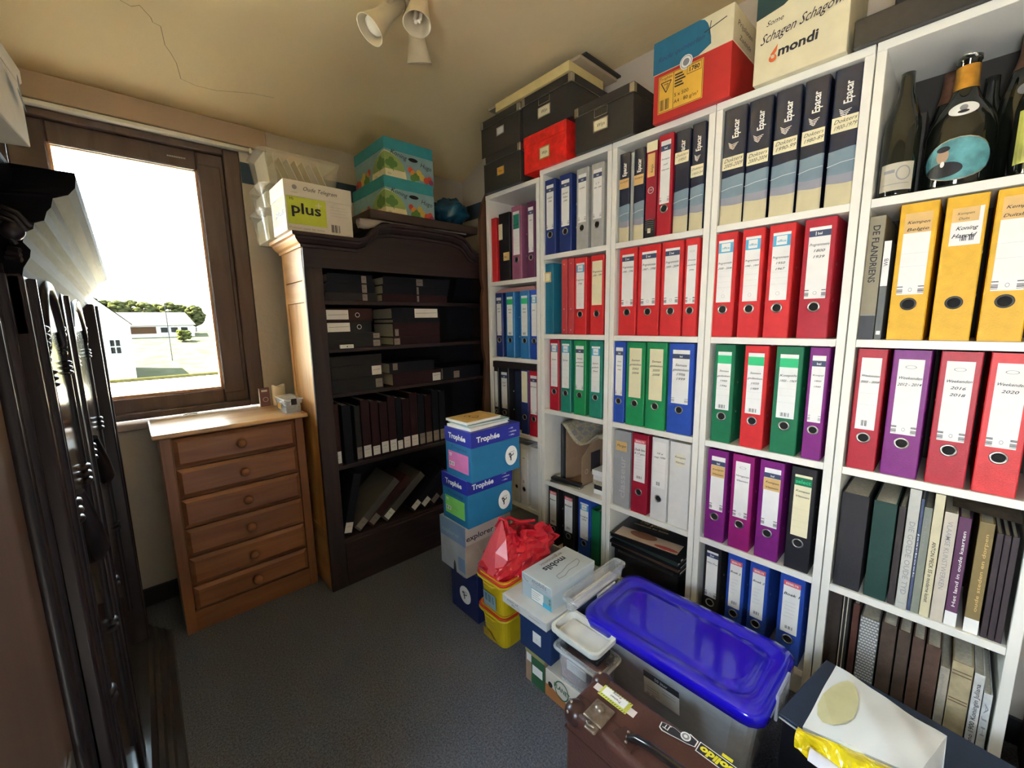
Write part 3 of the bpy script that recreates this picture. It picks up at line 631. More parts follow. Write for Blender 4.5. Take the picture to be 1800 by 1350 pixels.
epacar('thin landscape folder with kraft sticker at far left of the middle bookcase top shelf', -0.431, -0.478, ZS[0], 0.335, ['Kempen'], 0.66, True, False)
epacar('thin landscape folder with kraft sticker, second on the middle bookcase top shelf', -0.496, -0.541, ZS[0], 0.335, ['Kempen'], 0.66, True, False)
epacar('landscape folder with cream sticker beside the red binder on the top shelf', -0.660, -0.714, ZS[0], 0.345, ['Dokters', '1950'], 0.74, False, False)
epacar('landscape folder with cream sticker at the right end of the middle bookcase top shelf', -0.720, -0.767, ZS[0], 0.350, ['Dokters', '1950-54'], 0.56)
spine_box('plastic_sleeve', 'narrow pale plastic sleeve between the two kraft-stickered folders', 'sleeve', -0.481, -0.494, ZS[0], 0.33, mat('greyish_sleeve', (0.35, 0.37, 0.36), 0.3), pages=False)
def mr(f, w, H):
    f.rect(0, w, H*0.90, H, CREAM); f.rect(w*0.12, w*0.8, H*0.64, H*0.88, KRAFT); f.text('Belgie', w*0.65, H*0.68, 0.009, INK, rot=PI/2)
    f.ring(w*0.5, H*0.50, 0.012, 0.002, PAPER); f.text('C47', w*0.5, H*0.492, 0.007, PAPER, align='c'); f.rect(0, w, 0, H*0.19, BLACK)
    f.rect(w*0.3, w*0.6, H*0.05, H*0.1, CREAM)
    for k in range(6): f.line([(w*0.1, H*(0.19-0.02*k)), (w*0.5, H*(0.2-0.025*k)), (w*0.9, H*(0.18-0.02*k))], 0.001, GREYINK)
spine_box('file_box', 'maroon and black archive file with a cream top, left of the red binder', 'file box', -0.547, -0.590, ZS[0], 0.345, MAROON, pages=False, deco=mr)
binder('binder', 'slim red binder with a long navy-banded label between landscape folders', -0.597, -0.652, ZS[0], 0.352, REDD, 'navymid', ['Kempen', 'oud', 'Vlamen'], lab=(0.16, 0.84, 0.32, 0.94))
# relief-grey classifier, plain white binder
def gr(f, w, H):
    f.rect(w*0.12, w*0.78, H*0.74, H*0.86, KRAFT); f.text('Margot', w*0.45, H*0.79, 0.012, INK, w=w*0.55, align='c', shear=0.3)
    f.text('classeur', w*0.72, H*0.12, 0.030, mat('grey_relief', (0.50, 0.51, 0.52), 0.3), rot=PI/2, w=H*0.55, bold=0.01)
spine_box('file_box', 'grey plastic file with relief letters and an orange sticker, lower middle bookcase', 'file box', -0.432, -0.512, ZS[3], 0.345, mat('grey_plastic', (0.36, 0.37, 0.38), 0.3), pages=False, deco=gr)
def pw(f, w, H):
    f.rect(w*0.25, w*0.75, H*0.73, H*0.87, mat('ivory_sticker', (0.78, 0.75, 0.6), 0.7)); f.text('Kempen', w*0.5, H*0.82, 0.009, INK, align='c', shear=0.4); f.text('Vlamen', w*0.5, H*0.76, 0.009, INK, align='c', shear=0.4)
spine_box('file_box', 'plain white file with a small ivory sticker at the right end beside the white binder', 'file box', -0.688, -0.768, ZS[3], 0.345, WHITEB, pages=True, deco=pw)
# magazines on the bottom shelf of the middle unit
MG = [(0.13, 'dark_magazine'), (0.12, 'x'), (0.11, 'x')]
BK = mat('black_gloss_cover', (0.012, 0.012, 0.014), 0.2); 
def magdeco(b, a, c, h):
    f = Face(b, (-a, c, h+0.0005), (0, -1, 0), (1, 0, 0))
    f.rect(0.02, 2*c-0.03, 0.005, a*0.75, mat('cover_photo_cream', (0.62, 0.50, 0.38), 0.3)); f.disc(c*0.8, a*0.55, 0.06, mat('cover_photo_brown', (0.25, 0.10, 0.05), 0.3), r2=0.028); f.disc(c*1.5, a*0.2, 0.05, mat('cover_photo_red', (0.45, 0.06, 0.05), 0.3), r2=0.012)
    f.text('The golden', 0.06, a*1.45, 0.022, KRAFT, shear=0.2); f.text('cookbook for home', 0.05, a*1.2, 0.014, KRAFT); 
zz = 0.327
for i in range(6):
    h_ = [0.004, 0.018, 0.014, 0.012, 0.012, 0.016][i]; z1 = zz; z0 = zz-h_; zz = z0-0.0005
    flatbook('magazine', ['glossy black magazine with a cream photo cover on top of the pile', 'thick dark book second in the magazine pile on the middle bookcase', 'dark glossy magazine third from the top of the pile', 'black magazine with white edge, fourth in the pile', 'dark brown magazine, fifth in the pile', 'silver-edged black album, sixth in the magazine pile'][i], 'magazine', -0.012+0.004*(i % 3), 0.22-0.01*(i % 2), -0.43-0.006*(i % 2), -0.755, z0, z1, [BK, BK, mat('dark_green_cover', (0.02, 0.035, 0.03), 0.3), BK, mat('dark_brown_cover', (0.06, 0.03, 0.02), 0.3), BK][i], 'magazines on the middle bookcase', [0.10, 0.02, -0.05, 0.03, -0.02, 0][i], magdeco if i == 0 else None, PAPER if i in (0, 3) else PAGES)
t = thing('storage_box', 'black box under the pile of magazines on the middle bookcase', 'box', (0.015, -0.59, 0.105))
b = MB(); b.box(0, 0.22, -0.15, 0.15, 0, zz-0.106, BLACK, 0.003); b.build('body', t); b = MB(); b.box(-0.002, 0.0, -0.13, 0.13, zz-0.13, zz-0.112, STEEL, 0.001); b.build('edge_strip', t)
# yellow binder sticker and books of the nearest unit
b = MB(); f = Face(b, (0.0070, -1.367-0.012, ZS[1]+0.232), **FX); f.rect(0, 0.052, 0, 0.088, PAPER); f.rect(0.0, 0.045, 0.055, 0.088, KRAFT); f.text('Kempen', 0.022, 0.072, 0.006, INK, align='c', shear=0.3); f.text('Duits', 0.02, 0.06, 0.006, INK, align='c', shear=0.3)
f.text('Koning', 0.026, 0.036, 0.009, INK, align='c', shear=0.4, bold=0.01); f.text('Harold', 0.022, 0.018, 0.010, INK, align='c', shear=0.4, bold=0.01); f.bars(0.018, 0.042, 0.010, 0.024, INK, 8)
o = b.build('spine_sticker', None, recalc=False); yb = [q for q in bpy.data.objects if q.get('label', '').startswith('yellow binder with bare spine')][0]
o.parent = yb; o.matrix_parent_inverse = Matrix.Translation(yb.location).inverted(); yb['label'] = 'yellow binder with torn handwritten sticker, middle of three on the nearest bookcase'
for k, (yy, zz_, s1, s2, w_) in enumerate([(-1.2265, ZS[2]+0.245, 'Weekenden', '2008', 0.06), (-0.8405, 0.325, 'Wim Prut', '', 0.062)]):
    pass
def fl_(f, w, H):
    f.rect(0, w, 0, H*0.2, mat('charcoal_print', (0.03, 0.033, 0.04), 0.4)); f.rect(0, w, H*0.198, H*0.205, GREYINK)
    f.text('DE FLANDRIENS', w*0.28, H*0.93, w*0.45, INK, rot=-PI/2, w=H*0.46, bold=0.015)
spine_box('book', 'tall khaki book with title DE FLANDRIENS standing left of the yellow binders', 'book', -1.223, -1.256, ZS[1], 0.33, mat('khaki_cover', (0.28, 0.25, 0.17), 0.5), deco=fl_)
def g2(f, w, H): f.rect(0, w, H*0.55, H, PAPER); f.text('WB', w*0.8, H*0.75, 0.009, INK, rot=PI/2); f.rect(w*0.2, w*0.8, H*0.05, H*0.09, PAPER)
spine_box('book', 'thin grey and white book between the khaki book and first yellow binder', 'book', -1.2585, -1.273, ZS[1], 0.262, mat('slate_cover', (0.12, 0.13, 0.13), 0.5), deco=g2)
# fourth shelf books of the nearest unit
def sp(title, col, h, a=0.1, w_=0.8, rot=-PI/2, band=None, bold=0.005, foot=None):
    def d(f, w, H):
        if band: f.rect(0, w, 0, H*0.13, band)
        if rot < 0: f.text(title, w*0.3, H*(a+w_), w*h, col, rot=rot, w=H*w_, bold=bold)
        else: f.text(title, w*0.7, H*a, w*h, col, rot=rot, w=H*w_, bold=bold)
        if foot: f.text(foot, w*0.5, H*0.04, w*0.22, col, align='c', w=w*0.6)
    return d
BKS = [
 (-1.228, -1.290, 0.300, 'charcoal_book_cloth', (0.022, 0.020, 0.024), 'thick charcoal box-like book at the left of the book shelf', None),
 (-1.301, -1.350, 0.297, 'bottle_green_cloth', (0.008, 0.045, 0.035), 'thick bottle green book beside the charcoal one', None),
 (-1.354, -1.368, 0.295, 'brown_black_cloth', (0.04, 0.03, 0.03), 'thin brown-black book between green book and the white one', None),
 (-1.371, -1.394, 0.352, 'white_dust_jacket', (0.50, 0.50, 0.46), 'tall white book with the title DIE GOEDE OUDE TYD', sp('DIE GOEDE OUDE TYD', GREYINK, 0.5, 0.12, 0.62, foot='Lannoo')),
 (-1.3955, -1.4015, 0.33, 'blue_jacket', (0.07, 0.09, 0.18), 'very thin blue book beside the tall white one', sp('jaarboek', PAPER, 0.5, 0.3, 0.4)),
 (-1.4025, -1.4185, 0.31, 'grey_green_cloth', (0.22, 0.24, 0.20), 'grey-green book left of the cream ANTON book', sp('les livres', GREYINK, 0.35, 0.6, 0.3)),
 (-1.4200, -1.4385, 0.352, 'cream_jacket', (0.62, 0.57, 0.38), 'tall cream book titled ANTON PIECK in black letters', sp('ANTON PIECK 55 in moderne kunst', INK, 0.42, 0.12, 0.5, bold=0.012)),
 (-1.4410, -1.4650, 0.31, 'beige_jacket', (0.55, 0.50, 0.42), 'beige book with faint grey title, right of the cream one', sp('VLAAMSE KUNSTWERKEN', GREYINK, 0.4, 0.3, 0.62)),
 (-1.4670, -1.4890, 0.305, 'plum_jacket', (0.10, 0.03, 0.09), 'plum purple book with a white foot and silver title', sp('Het land in oude kaarten', PAPER, 0.30, 0.18, 0.7, PI/2, PAPER)),
 (-1.5020, -1.5280, 0.305, 'ochre_jacket', (0.22, 0.16, 0.06), 'ochre brown book with a white foot, right of the plum one', sp('oude steden en dorpen', KRAFT, 0.25, 0.2, 0.7, PI/2, PAPER)),
]
for (a, c, H, mn, cc, lab, dc) in BKS: spine_box('book', lab, 'book', a, c, ZS[3], H, mat(mn, cc, 0.6, bump=0.1, bscale=300), deco=dc, group='books on the fourth shelf', D=0.21)
for k in range(3): spine_box('book', 'thin dark purple-brown volume, %s of three at the right end of the book shelf' % ORD[k], 'book', -1.5325-0.0125*k, -1.5435-0.0125*k, ZS[3], 0.285, mat('dark_aubergine_cloth', (0.035, 0.022, 0.028), 0.6), group='three dark volumes', D=0.2)
t = thing('newspaper_bundle', 'brown yellowed bundle of newspapers lying across the standing books', 'newspapers', (0, 0, 0))
b = MB()
b.box(0.03, 0.235, -1.569, -1.452, 0.7985, 0.800, NEWS)
def bun(k):
    return lambda u, v: (0.035+0.2*v+0.003*math.sin(u*11+k), -1.4525-0.117*u, 0.758+0.0015*k*(1+u*0.15)+0.0008*math.sin(u*7+k)+0.008*(1-u))
for k in range(10): b.grid(bun(k*1.0), 6, 2, mat('yellowed_newsprint', (0.15, 0.11, 0.07), 0.9, var=0.3, scale=60))
o = b.build('sheets', t, recalc=False); o.location = (0, 0, 0)
# bottom shelf albums of the nearest unit
AL = [
 (-1.224, -1.256, 0.315, 'dark_album_cloth', (0.035, 0.024, 0.018), 'wide dark brown album at the far left of the lowest shelf', None),
 (-1.259, -1.267, 0.315, 'black_album_edge', (0.02, 0.018, 0.016), 'thin black album with cream edge, first of the two slim ones', lambda f, w, H: f.rect(0, w*0.3, 0, H, mat('gilt_edge', (0.5, 0.45, 0.35), 0.5))),
 (-1.268, -1.277, 0.315, 'black_album_edge', (0.02, 0.018, 0.016), 'thin black album with cream edge, second of the two slim ones', lambda f, w, H: f.rect(0, w*0.3, 0, H, mat('gilt_edge', (0.5, 0.45, 0.35), 0.5))),
 (-1.283, -1.298, 0.30, 'wine_brown_leather', (0.09, 0.03, 0.02), 'slim wine-brown leather album left of the patterned one', None),
 (-1.302, -1.345, 0.27, None, None, 'grey and white honeycomb-patterned album on the lowest shelf', 'hex'),
 (-1.350, -1.382, 0.275, 'album_brown_a', (0.085, 0.055, 0.04), 'brown album just right of the patterned album', None),
 (-1.386, -1.412, 0.272, 'album_brown_a', (0.085, 0.055, 0.04), 'second brown album right of the patterned album', None),
 (-1.416, -1.440, 0.268, 'album_brown_b', (0.11, 0.06, 0.042), 'reddish-brown album with worn spine, third right of the patterned album', None),
 (-1.4435, -1.472, 0.262, 'album_brown_b', (0.11, 0.06, 0.042), 'reddish-brown album with frayed top beside the small beige book', None),
 (-1.475, -1.493, 0.215, 'small_beige_jacket', (0.42, 0.37, 0.29), 'small grey-beige book between brown album and the banded book', sp('gedichten', GREYINK, 0.3, 0.6, 0.3)),
 (-1.495, -1.533, 0.245, 'banded_beige_leather', (0.46, 0.38, 0.23), 'thick beige book with double brown bands on its spine', lambda f, w, H: [f.rect(w*0.04, w*0.96, H*q, H*(q+0.012), mat('tooling_brown', (0.15, 0.09, 0.05), 0.6)) for q in (0.85, 0.89, 0.52, 0.555)]),
 (-1.536, -1.554, 0.235, 'white_jacket_b', (0.62, 0.62, 0.60), 'white book with slanted black title Koninginnedag near the panel', sp('Anno 1900 Koningin Juliana', INK, 0.5, 0.08, 0.8, PI/2, bold=0.01)),
 (-1.556, -1.571, 0.19, 'white_jacket_c', (0.58, 0.60, 0.60), 'smallest white book at the right end of the lowest shelf', sp('A J H', GREYINK, 0.5, 0.35, 0.5)),
]
def hexdeco(f, w, H):
    P2 = mat('pattern_white', (0.62, 0.62, 0.60), 0.5); f.rect(0, w, 0, H, mat('pattern_grey', (0.18, 0.18, 0.18), 0.5))
    for j in range(30):
        for i in range(6):
            x = w*(i+0.5+(0.5 if j % 2 else 0))/6.5; f.disc(x, H*(j+0.5)/30, 0.0032, P2, n=6); f.k -= 1
for (a, c, H, mn, cc, lab, dc) in AL:
    m_ = mat(mn, cc, 0.65, var=0.25, bump=0.2, bscale=60) if mn else mat('pattern_side', (0.15, 0.14, 0.13), 0.5)
    spine_box('album' if 'album' in lab else 'book', lab, 'album' if 'album' in lab else 'book', a, c, 0.105, H, m_, deco=hexdeco if dc == 'hex' else dc, group='volumes on the lowest shelf', D=0.22, x0=0.012)

# bottles on the top shelf of the nearest unit
BG = mat('dark_bottle_glass', (0.006, 0.008, 0.006), 0.08, coat=0.5); GOLD = mat('gold_foil', (0.62, 0.33, 0.06), 0.32, 0.85, var=0.15, scale=60); COP = mat('copper_foil', (0.20, 0.10, 0.06), 0.4, 0.6, var=0.2, scale=60)
CHAMP = [(0.0001, 0.0), (0.042, 0.0), (0.044, 0.006), (0.044, 0.165), (0.041, 0.19), (0.030, 0.225), (0.019, 0.255), (0.0165, 0.29), (0.0165, 0.305), (0.0001, 0.306)]
def cyl_patch(b, rfun, zc, hw, hh, m, lift=0.0008, az=PI, oval=True, rect=None, n=10):
    """a curved label: ellipse or rectangle wrapped on a bottle; az = azimuth of its centre"""
    def P(s, t): r = rfun(zc+t)+lift; a = az-s/r; return (r*math.cos(a), r*math.sin(a), zc+t)
    if oval:
        V = []; F = []
        for j in range(n+1):
            for i in range(24): a = 2*PI*i/24; V.append(P(hw*j/n*math.cos(a), hh*j/n*math.sin(a)))
        for j in range(n):
            for i in range(24): F.append((j*24+i, j*24+(i+1) % 24, (j+1)*24+(i+1) % 24, (j+1)*24+i))
        b.mesh(V, F, m, False)
    else: b.grid(lambda u, v: P((u-0.5)*2*hw, (v-0.5)*2*hh), 12, 6, m, False)
    return P
def rad(prof):
    def r(z):
        for (r0, z0), (r1, z1) in zip(prof, prof[1:]):
            if z0 <= z <= z1 and z1 > z0: return r0+(r1-r0)*(z-z0)/(z1-z0)
        return prof[1][0]
    return r
SKY = mat('label_sky_teal', (0.10, 0.30, 0.34), 0.35, var=0.45, scale=30); SUIT = mat('printed_black_suit', (0.015, 0.015, 0.02), 0.4); FLESH = mat('printed_face', (0.42, 0.27, 0.18), 0.5)
def bottle(label, x, y, sc, foil, prof=CHAMP, portrait=False, lab=None, neck=0.0):
    t = thing('bottle', label, 'bottle', (x, y, ZS[0]+0.0006), 0, 'bottles on the top shelf')
    zlim = 1.0; pr = [(r*sc[0]*(1 if z < 0.2 else (0.72 if sc[0] > 1.5 and z > 0.25 else 1)), z*sc[1]) for r, z in prof]; b = MB(); b.lathe(pr, BG, 28); b.build('glass_body', t)
    R = rad(pr); zt = pr[-1][1]
    b = MB(); zz = [zt*0.76, zt*0.80, zt*0.86, zt*0.94, zt*0.998]
    if foil: b.lathe([(R(z)+0.0009, z) for z in zz[:-1]]+[(pr[-2][0]+0.0009, zt*0.999), (0.0001, zt+0.0012)], foil, 24); b.build('foil', t)
    return t, R, zt
AZ = PI+0.05
MAG = [(0.0001, 0.0), (0.062, 0.0), (0.066, 0.008), (0.066, 0.135), (0.061, 0.160), (0.048, 0.187), (0.032, 0.212), (0.023, 0.236), (0.021, 0.262), (0.021, 0.300), (0.023, 0.302), (0.023, 0.312), (0.0001, 0.313)]
t, R, zt = bottle('large dark bottle with gold neck foil and an oval portrait label', 0.088, -1.370, (1.0, 1.0), None, MAG)
b = MB(); b.lathe([(R(z)+0.0009, z) for z in (zt*0.76, zt*0.80, zt*0.86, zt*0.93)], GOLD, 24); b.build('gold_foil', t)
b = MB(); cyl_patch(b, R, 0.066, 0.066, 0.050, STEEL, 0.0006, AZ); cyl_patch(b, R, 0.066, 0.063, 0.0475, SKY, 0.0009, AZ)
P = cyl_patch(b, R, 0.044, 0.034, 0.018, SUIT, 0.0013, AZ-0.34); cyl_patch(b, R, 0.078, 0.0115, 0.017, FLESH, 0.0015, AZ-0.40); cyl_patch(b, R, 0.093, 0.0125, 0.007, SUIT, 0.0018, AZ-0.40); cyl_patch(b, R, 0.058, 0.004, 0.007, PAPER, 0.0018, AZ-0.38); b.build('portrait_label', t, recalc=False)
b = MB(); cyl_patch(b, R, 0.182, 0.027, 0.017, PAPER, 0.0012, AZ); cyl_patch(b, R, 0.185, 0.007, 0.008, GREYINK, 0.0020, AZ); cyl_patch(b, R, 0.175, 0.010, 0.004, SUIT, 0.0024, AZ); b.build('oval_label', t, recalc=False)
b = MB(); pts = [(0.012*math.cos(a)-0.005*k, 0.012*math.sin(a), zt+0.012-0.004*k) for k, a in enumerate([0, 1, 2, 3, 4, 5])]; b.tube(pts, 0.003, mat('silver_ribbon', (0.6, 0.6, 0.6), 0.25, 0.8), 6); b.build('wire_muzzle', t)
t, R, zt = bottle('dark bottle with a small cream vintage label at the left end', 0.045, -1.264, (0.85, 1.0), None)
b = MB(); cyl_patch(b, R, 0.048, 0.036, 0.034, mat('vintage_label', (0.50, 0.47, 0.38), 0.6), 0.0009, AZ, False); cyl_patch(b, R, 0.055, 0.015, 0.018, GREYINK, 0.0013, AZ+0.35); cyl_patch(b, R, 0.055, 0.012, 0.015, mat('vintage_label', (0.5, 0.47, 0.38)), 0.0016, AZ+0.35)
cyl_patch(b, R, 0.03, 0.028, 0.0008, GREYINK, 0.0013, AZ, False); cyl_patch(b, R, 0.062, 0.012, 0.004, GREYINK, 0.0013, AZ-0.4, False); b.build('label', t, recalc=False)
t, R, zt = bottle('dark bottle with copper foil behind the gold-necked one', 0.215, -1.335, (0.80, 1.10), COP)
t, R, zt = bottle('bottle with bronze foil and a small crest between the two front bottles', 0.150, -1.470, (0.95, 1.15), COP)
b = MB(); cyl_patch(b, R, 0.215, 0.017, 0.014, GREYINK, 0.0012, AZ); b.build('neck_label', t, recalc=False)
t, R, zt = bottle('champagne bottle with a yellow-green label at right end', 0.062, -1.505, (1.1, 0.92), COP)
LG = mat('lime_label', (0.45, 0.45, 0.10), 0.35, var=0.3, scale=20)  # lime label with a mottled tone
b = MB(); P = cyl_patch(b, R, 0.085, 0.052, 0.058, LG, 0.0009, AZ, False); cyl_patch(b, R, 0.115, 0.036, 0.004, INK, 0.0013, AZ, False); cyl_patch(b, R, 0.098, 0.03, 0.002, INK, 0.0013, AZ, False); cyl_patch(b, R, 0.128, 0.026, 0.002, GREYINK, 0.0013, AZ, False); b.build('label', t, recalc=False)
t = thing('gift_box', 'slim tall dark box standing between the bottles, pale pattern', 'box', (0.13, -1.285, ZS[0]+0.0006)); b = MB(); b.box(-0.03, 0.03, -0.02, 0.02, 0, 0.22, BLACK, 0.002); f = Face(b, (-0.03, 0.018, 0.01), **FX); f.rect(0.002, 0.02, 0, 0.12, GREYINK); b.build('body', t)
for k, (x, y) in enumerate(((0.22, -1.258), (0.225, -1.413), (0.225, -1.535))):
    bottle(['dark wine bottle in the back left corner of the top shelf', 'dark wine bottle at the back behind the portrait bottle', 'dark wine bottle in the back right corner of the top shelf'][k], x, y, (0.85, 0.98), None)

# ------------------------------------------------------------------ boxes on top of the bookcases
def carton(name, label, X0, X1, Y0, Y1, Z0, Z1, body, lid=None, lh=0.0, deco=None, group=None, cat='box', rz=0.0, lo=0.002, holes=False):
    """X0 < X1, Y0 > Y1. deco(fx, fy, ft, w, d, h, lidfx, lidfy)"""
    cx, cy = (X0+X1)/2, (Y0+Y1)/2; a, c, h = (X1-X0)/2, (Y0-Y1)/2, Z1-Z0
    t = thing(name, label, cat, (cx, cy, Z0), rz, group)
    b = MB(); b.box(-a+lo, a-lo, -c+lo, c-lo, 0, h-(0.003 if lid else 0), body, 0.0015)
    lb = MB() if lid else b
    if lid: lb.box(-a, a, -c, c, h-lh, h, lid, 0.0015)
    if deco:
        deco(Face(b, (-a+lo, c-lo, 0), **FX), Face(b, (-a+lo, -c+lo, 0), **FY), Face(lb, (-a, c, h), (0, -1, 0), (1, 0, 0)), 2*c, 2*a, h, Face(lb, (-a, c, h-lh), **FX), Face(lb, (-a, -c, h-lh), **FY))
    b.build('body', t)
    if lid: lb.build('lid', t)
    return t
BKB = mat('black_fibreboard', (0.035, 0.032, 0.028), 0.45, var=0.1, scale=60)
def kas(label, Y0, Y1, Z0, Z1, x=-0.03, sty=0, D=0.27):
    w = Y0-Y1; t = carton('storage_box', label, x, x+D, Y0, Y1, Z0, Z1, BKB, BKB, 0.035, None, 'black storage boxes on the bookcases')
    b = MB(); h = Z1-Z0; a, c = D/2, w/2
    for s_ in (-1, 1):
        b.box(-a-0.0015, -a+0.02, s_*c-(0.0008 if s_ < 0 else 0.02), s_*c+(0.0008 if s_ > 0 else 0.02), h-0.036, h-0.002, STEEL, 0.002)
    b.tube([(-a-0.001, c, h-0.037), (-a-0.001, -c, h-0.037)], 0.0016, STEEL, 6); b.tube([(-a, -c-0.001, h-0.037), (a, -c-0.001, h-0.037)], 0.0016, STEEL, 6); b.build('metal_trim', t)
    b = MB(); f = Face(b, (-a+0.0015, c, 0), **FX)
    if sty == 0: f.rect(w*0.42, w*0.62, h*0.42, h*0.64, STEEL); f.rect(w*0.44, w*0.60, h*0.45, h*0.61, PAPER)
    if sty == 1: f.rect(w*0.38, w*0.58, h*0.36, h*0.58, STEEL); f.rect(w*0.395, w*0.565, h*0.375, h*0.565, mat('orange_label', (0.75, 0.38, 0.04), 0.6)); f.text('Wijn', w*0.48, h*0.44, 0.009, INK, align='c')
    if sty == 2:
        f.line([(w*0.36, h*0.62), (w*0.58, h*0.62), (w*0.58, h*0.78), (w*0.36, h*0.78), (w*0.36, h*0.62)], 0.002, STEEL)
        f.rect(w*0.34, w*0.60, h*0.30, h*0.56, STEEL); f.rect(w*0.36, w*0.58, h*0.33, h*0.54, CREAM); f.text('Wijn', w*0.47, h*0.40, 0.014, INK, align='c', shear=0.2)
    b.build('label_holder', t, recalc=False); return t
kas('black box with orange label, lower of two on the farthest bookcase', 0.378, 0.098, 1.9355, 2.113, -0.03, 1)
kas('black box with white label, upper of two on the farthest bookcase', 0.392, 0.100, 2.1135, 2.288, -0.03, 0)
REDC = mat('glossy_red_card', (0.78, 0.02, 0.015), 0.4, var=0.25, scale=30)
def rd(fx, fy, ft, w, d, h, lx, ly): fx.rect(w*0.38, w*0.62, h*0.24, h*0.56, mat('brass_holder', (0.45, 0.35, 0.12), 0.4, 0.6)); fx.rect(w*0.40, w*0.60, h*0.27, h*0.53, CREAM); fx.text('Wijn', w*0.5, h*0.36, 0.013, INK, align='c', shear=0.3)
carton('storage_box', 'bright red lidded box wedged between the black boxes on the bookcases', -0.018, 0.22, 0.088, -0.176, 1.9615, 2.124, REDC, REDC, 0.045, rd)
kas('black box with cream label resting on the bright red box', 0.096, -0.205, 2.1245, 2.298, -0.018, 2)
kas('black box with cream label standing right of the bright red box', -0.224, -0.505, 1.9615, 2.142, -0.022, 2)
FOAM = mat('yellowed_foam_board', (0.72, 0.58, 0.25), 0.8, var=0.05)
b = MB(); b.box(-0.03, 0.215, -0.20, 0.272, 2.2985, 2.338, FOAM, 0.002)
tag(b.build('foam_board'), 'thick yellowed foam board lying on the black boxes', 'board')
b = MB(); b.box(0.0, 0.27, -0.235, 0.36, 2.343, 2.356, mat('pale_cardboard', (0.48, 0.38, 0.26), 0.8), 0.001); tag(b.build('cardboard_sheet'), 'pale cardboard sheet lying on the foam board near the ceiling', 'cardboard')
b = MB(); b.box(0.02, 0.28, -0.25, 0.30, 2.357, 2.366, BKB, 0.001); tag(b.build('portfolio'), 'thin black portfolio topmost on the pile near the ceiling', 'folder')
LIDW = mat('cream_card_lid', (0.72, 0.66, 0.46), 0.7, var=0.04); CB = mat('petrol_blue_print', (0.01, 0.14, 0.26), 0.6)
ORL = mat('orange_yellow_label', (0.82, 0.48, 0.06), 0.6)
def pb(fx, fy, ft, w, d, h, lx, ly):
    lw, lh_ = w, 0.105
    pts = [(0, 0.001), (0, lh_-0.0005), (lw*0.60, lh_-0.0005)]+[(lw*(0.60+0.15*math.sin(a)), (lh_-0.0005)*math.cos(a)**0.8) for a in (0.4, 0.7, 1.0, 1.25, 1.45)]+[(lw*0.60, 0.001)]
    lx.poly(pts, CB); lx.text('Reclu quinterlen', lw*0.06, 0.035, 0.016, INKB, w=lw*0.6, shear=0.4, rot=0.05); lx.line([(lw*0.66, 0.06), (lw*0.92, 0.075)], 0.003, INK); lx.line([(lw*0.74, 0.085), (lw*0.72, 0.05)], 0.0025, INK)
    fx.rect(w*0.07, w*0.66, h*0.10, h*0.56, ORL); fx.line([(w*0.08, h*0.11), (w*0.65, h*0.11), (w*0.65, h*0.55), (w*0.08, h*0.55), (w*0.08, h*0.11)], 0.0015, INK); fx.line([(w*0.28, h*0.11), (w*0.28, h*0.55)], 0.0015, INK)
    fx.text('Trophée', w*0.09, h*0.50, 0.010, INK, w=w*0.17); fx.line([(w*0.11, h*0.47), (w*0.25, h*0.47), (w*0.18, h*0.34), (w*0.11, h*0.47)], 0.003, INK); fx.line([(w*0.15, h*0.44), (w*0.21, h*0.44), (w*0.18, h*0.38)], 0.002, INK); fx.bars(w*0.10, w*0.25, h*0.13, h*0.26, INK, 10)
    for k in range(5): fx.rect(w*0.30, w*(0.40+0.02*(k % 3)), h*(0.49-0.035*k), h*(0.50-0.035*k)+0.002, INK)
    fx.rect(w*0.46, w*0.64, h*0.44, h*0.535, INK); fx.rect(w*0.465, w*0.635, h*0.446, h*0.529, ORL); fx.text('1780', w*0.55, h*0.462, 0.014, INK, align='c', bold=0.03, w=w*0.14)
    fx.text('5 x 500', w*0.30, h*0.235, 0.012, INK); fx.text('A4 · 80 g/m²', w*0.30, h*0.155, 0.012, INK)
    lx.disc(w*0.45, -0.002, 0.022, PAPER); lx.ring(w*0.45, -0.002, 0.019, 0.002, GREYINK); lx.disc(w*0.45, -0.002, 0.011, GREYINK)
    ly.text('Prijslisten', 0.03, 0.055, 0.018, INK, w=0.13, shear=0.3); ly.text('Zuidzijde', 0.05, 0.02, 0.016, INK, w=0.1, shear=0.3)
carton('paper_box', 'red A4 paper box with a blue and cream lid on the middle bookcase', -0.025, 0.215, -0.583, -0.850, 1.9615, 2.225, mat('red_carton', (0.48, 0.02, 0.02), 0.55), LIDW, 0.105, pb)
DKG = mat('dark_teal_print', (0.012, 0.045, 0.05), 0.5); MONO = mat('mondi_orange', (0.70, 0.13, 0.03), 0.6)
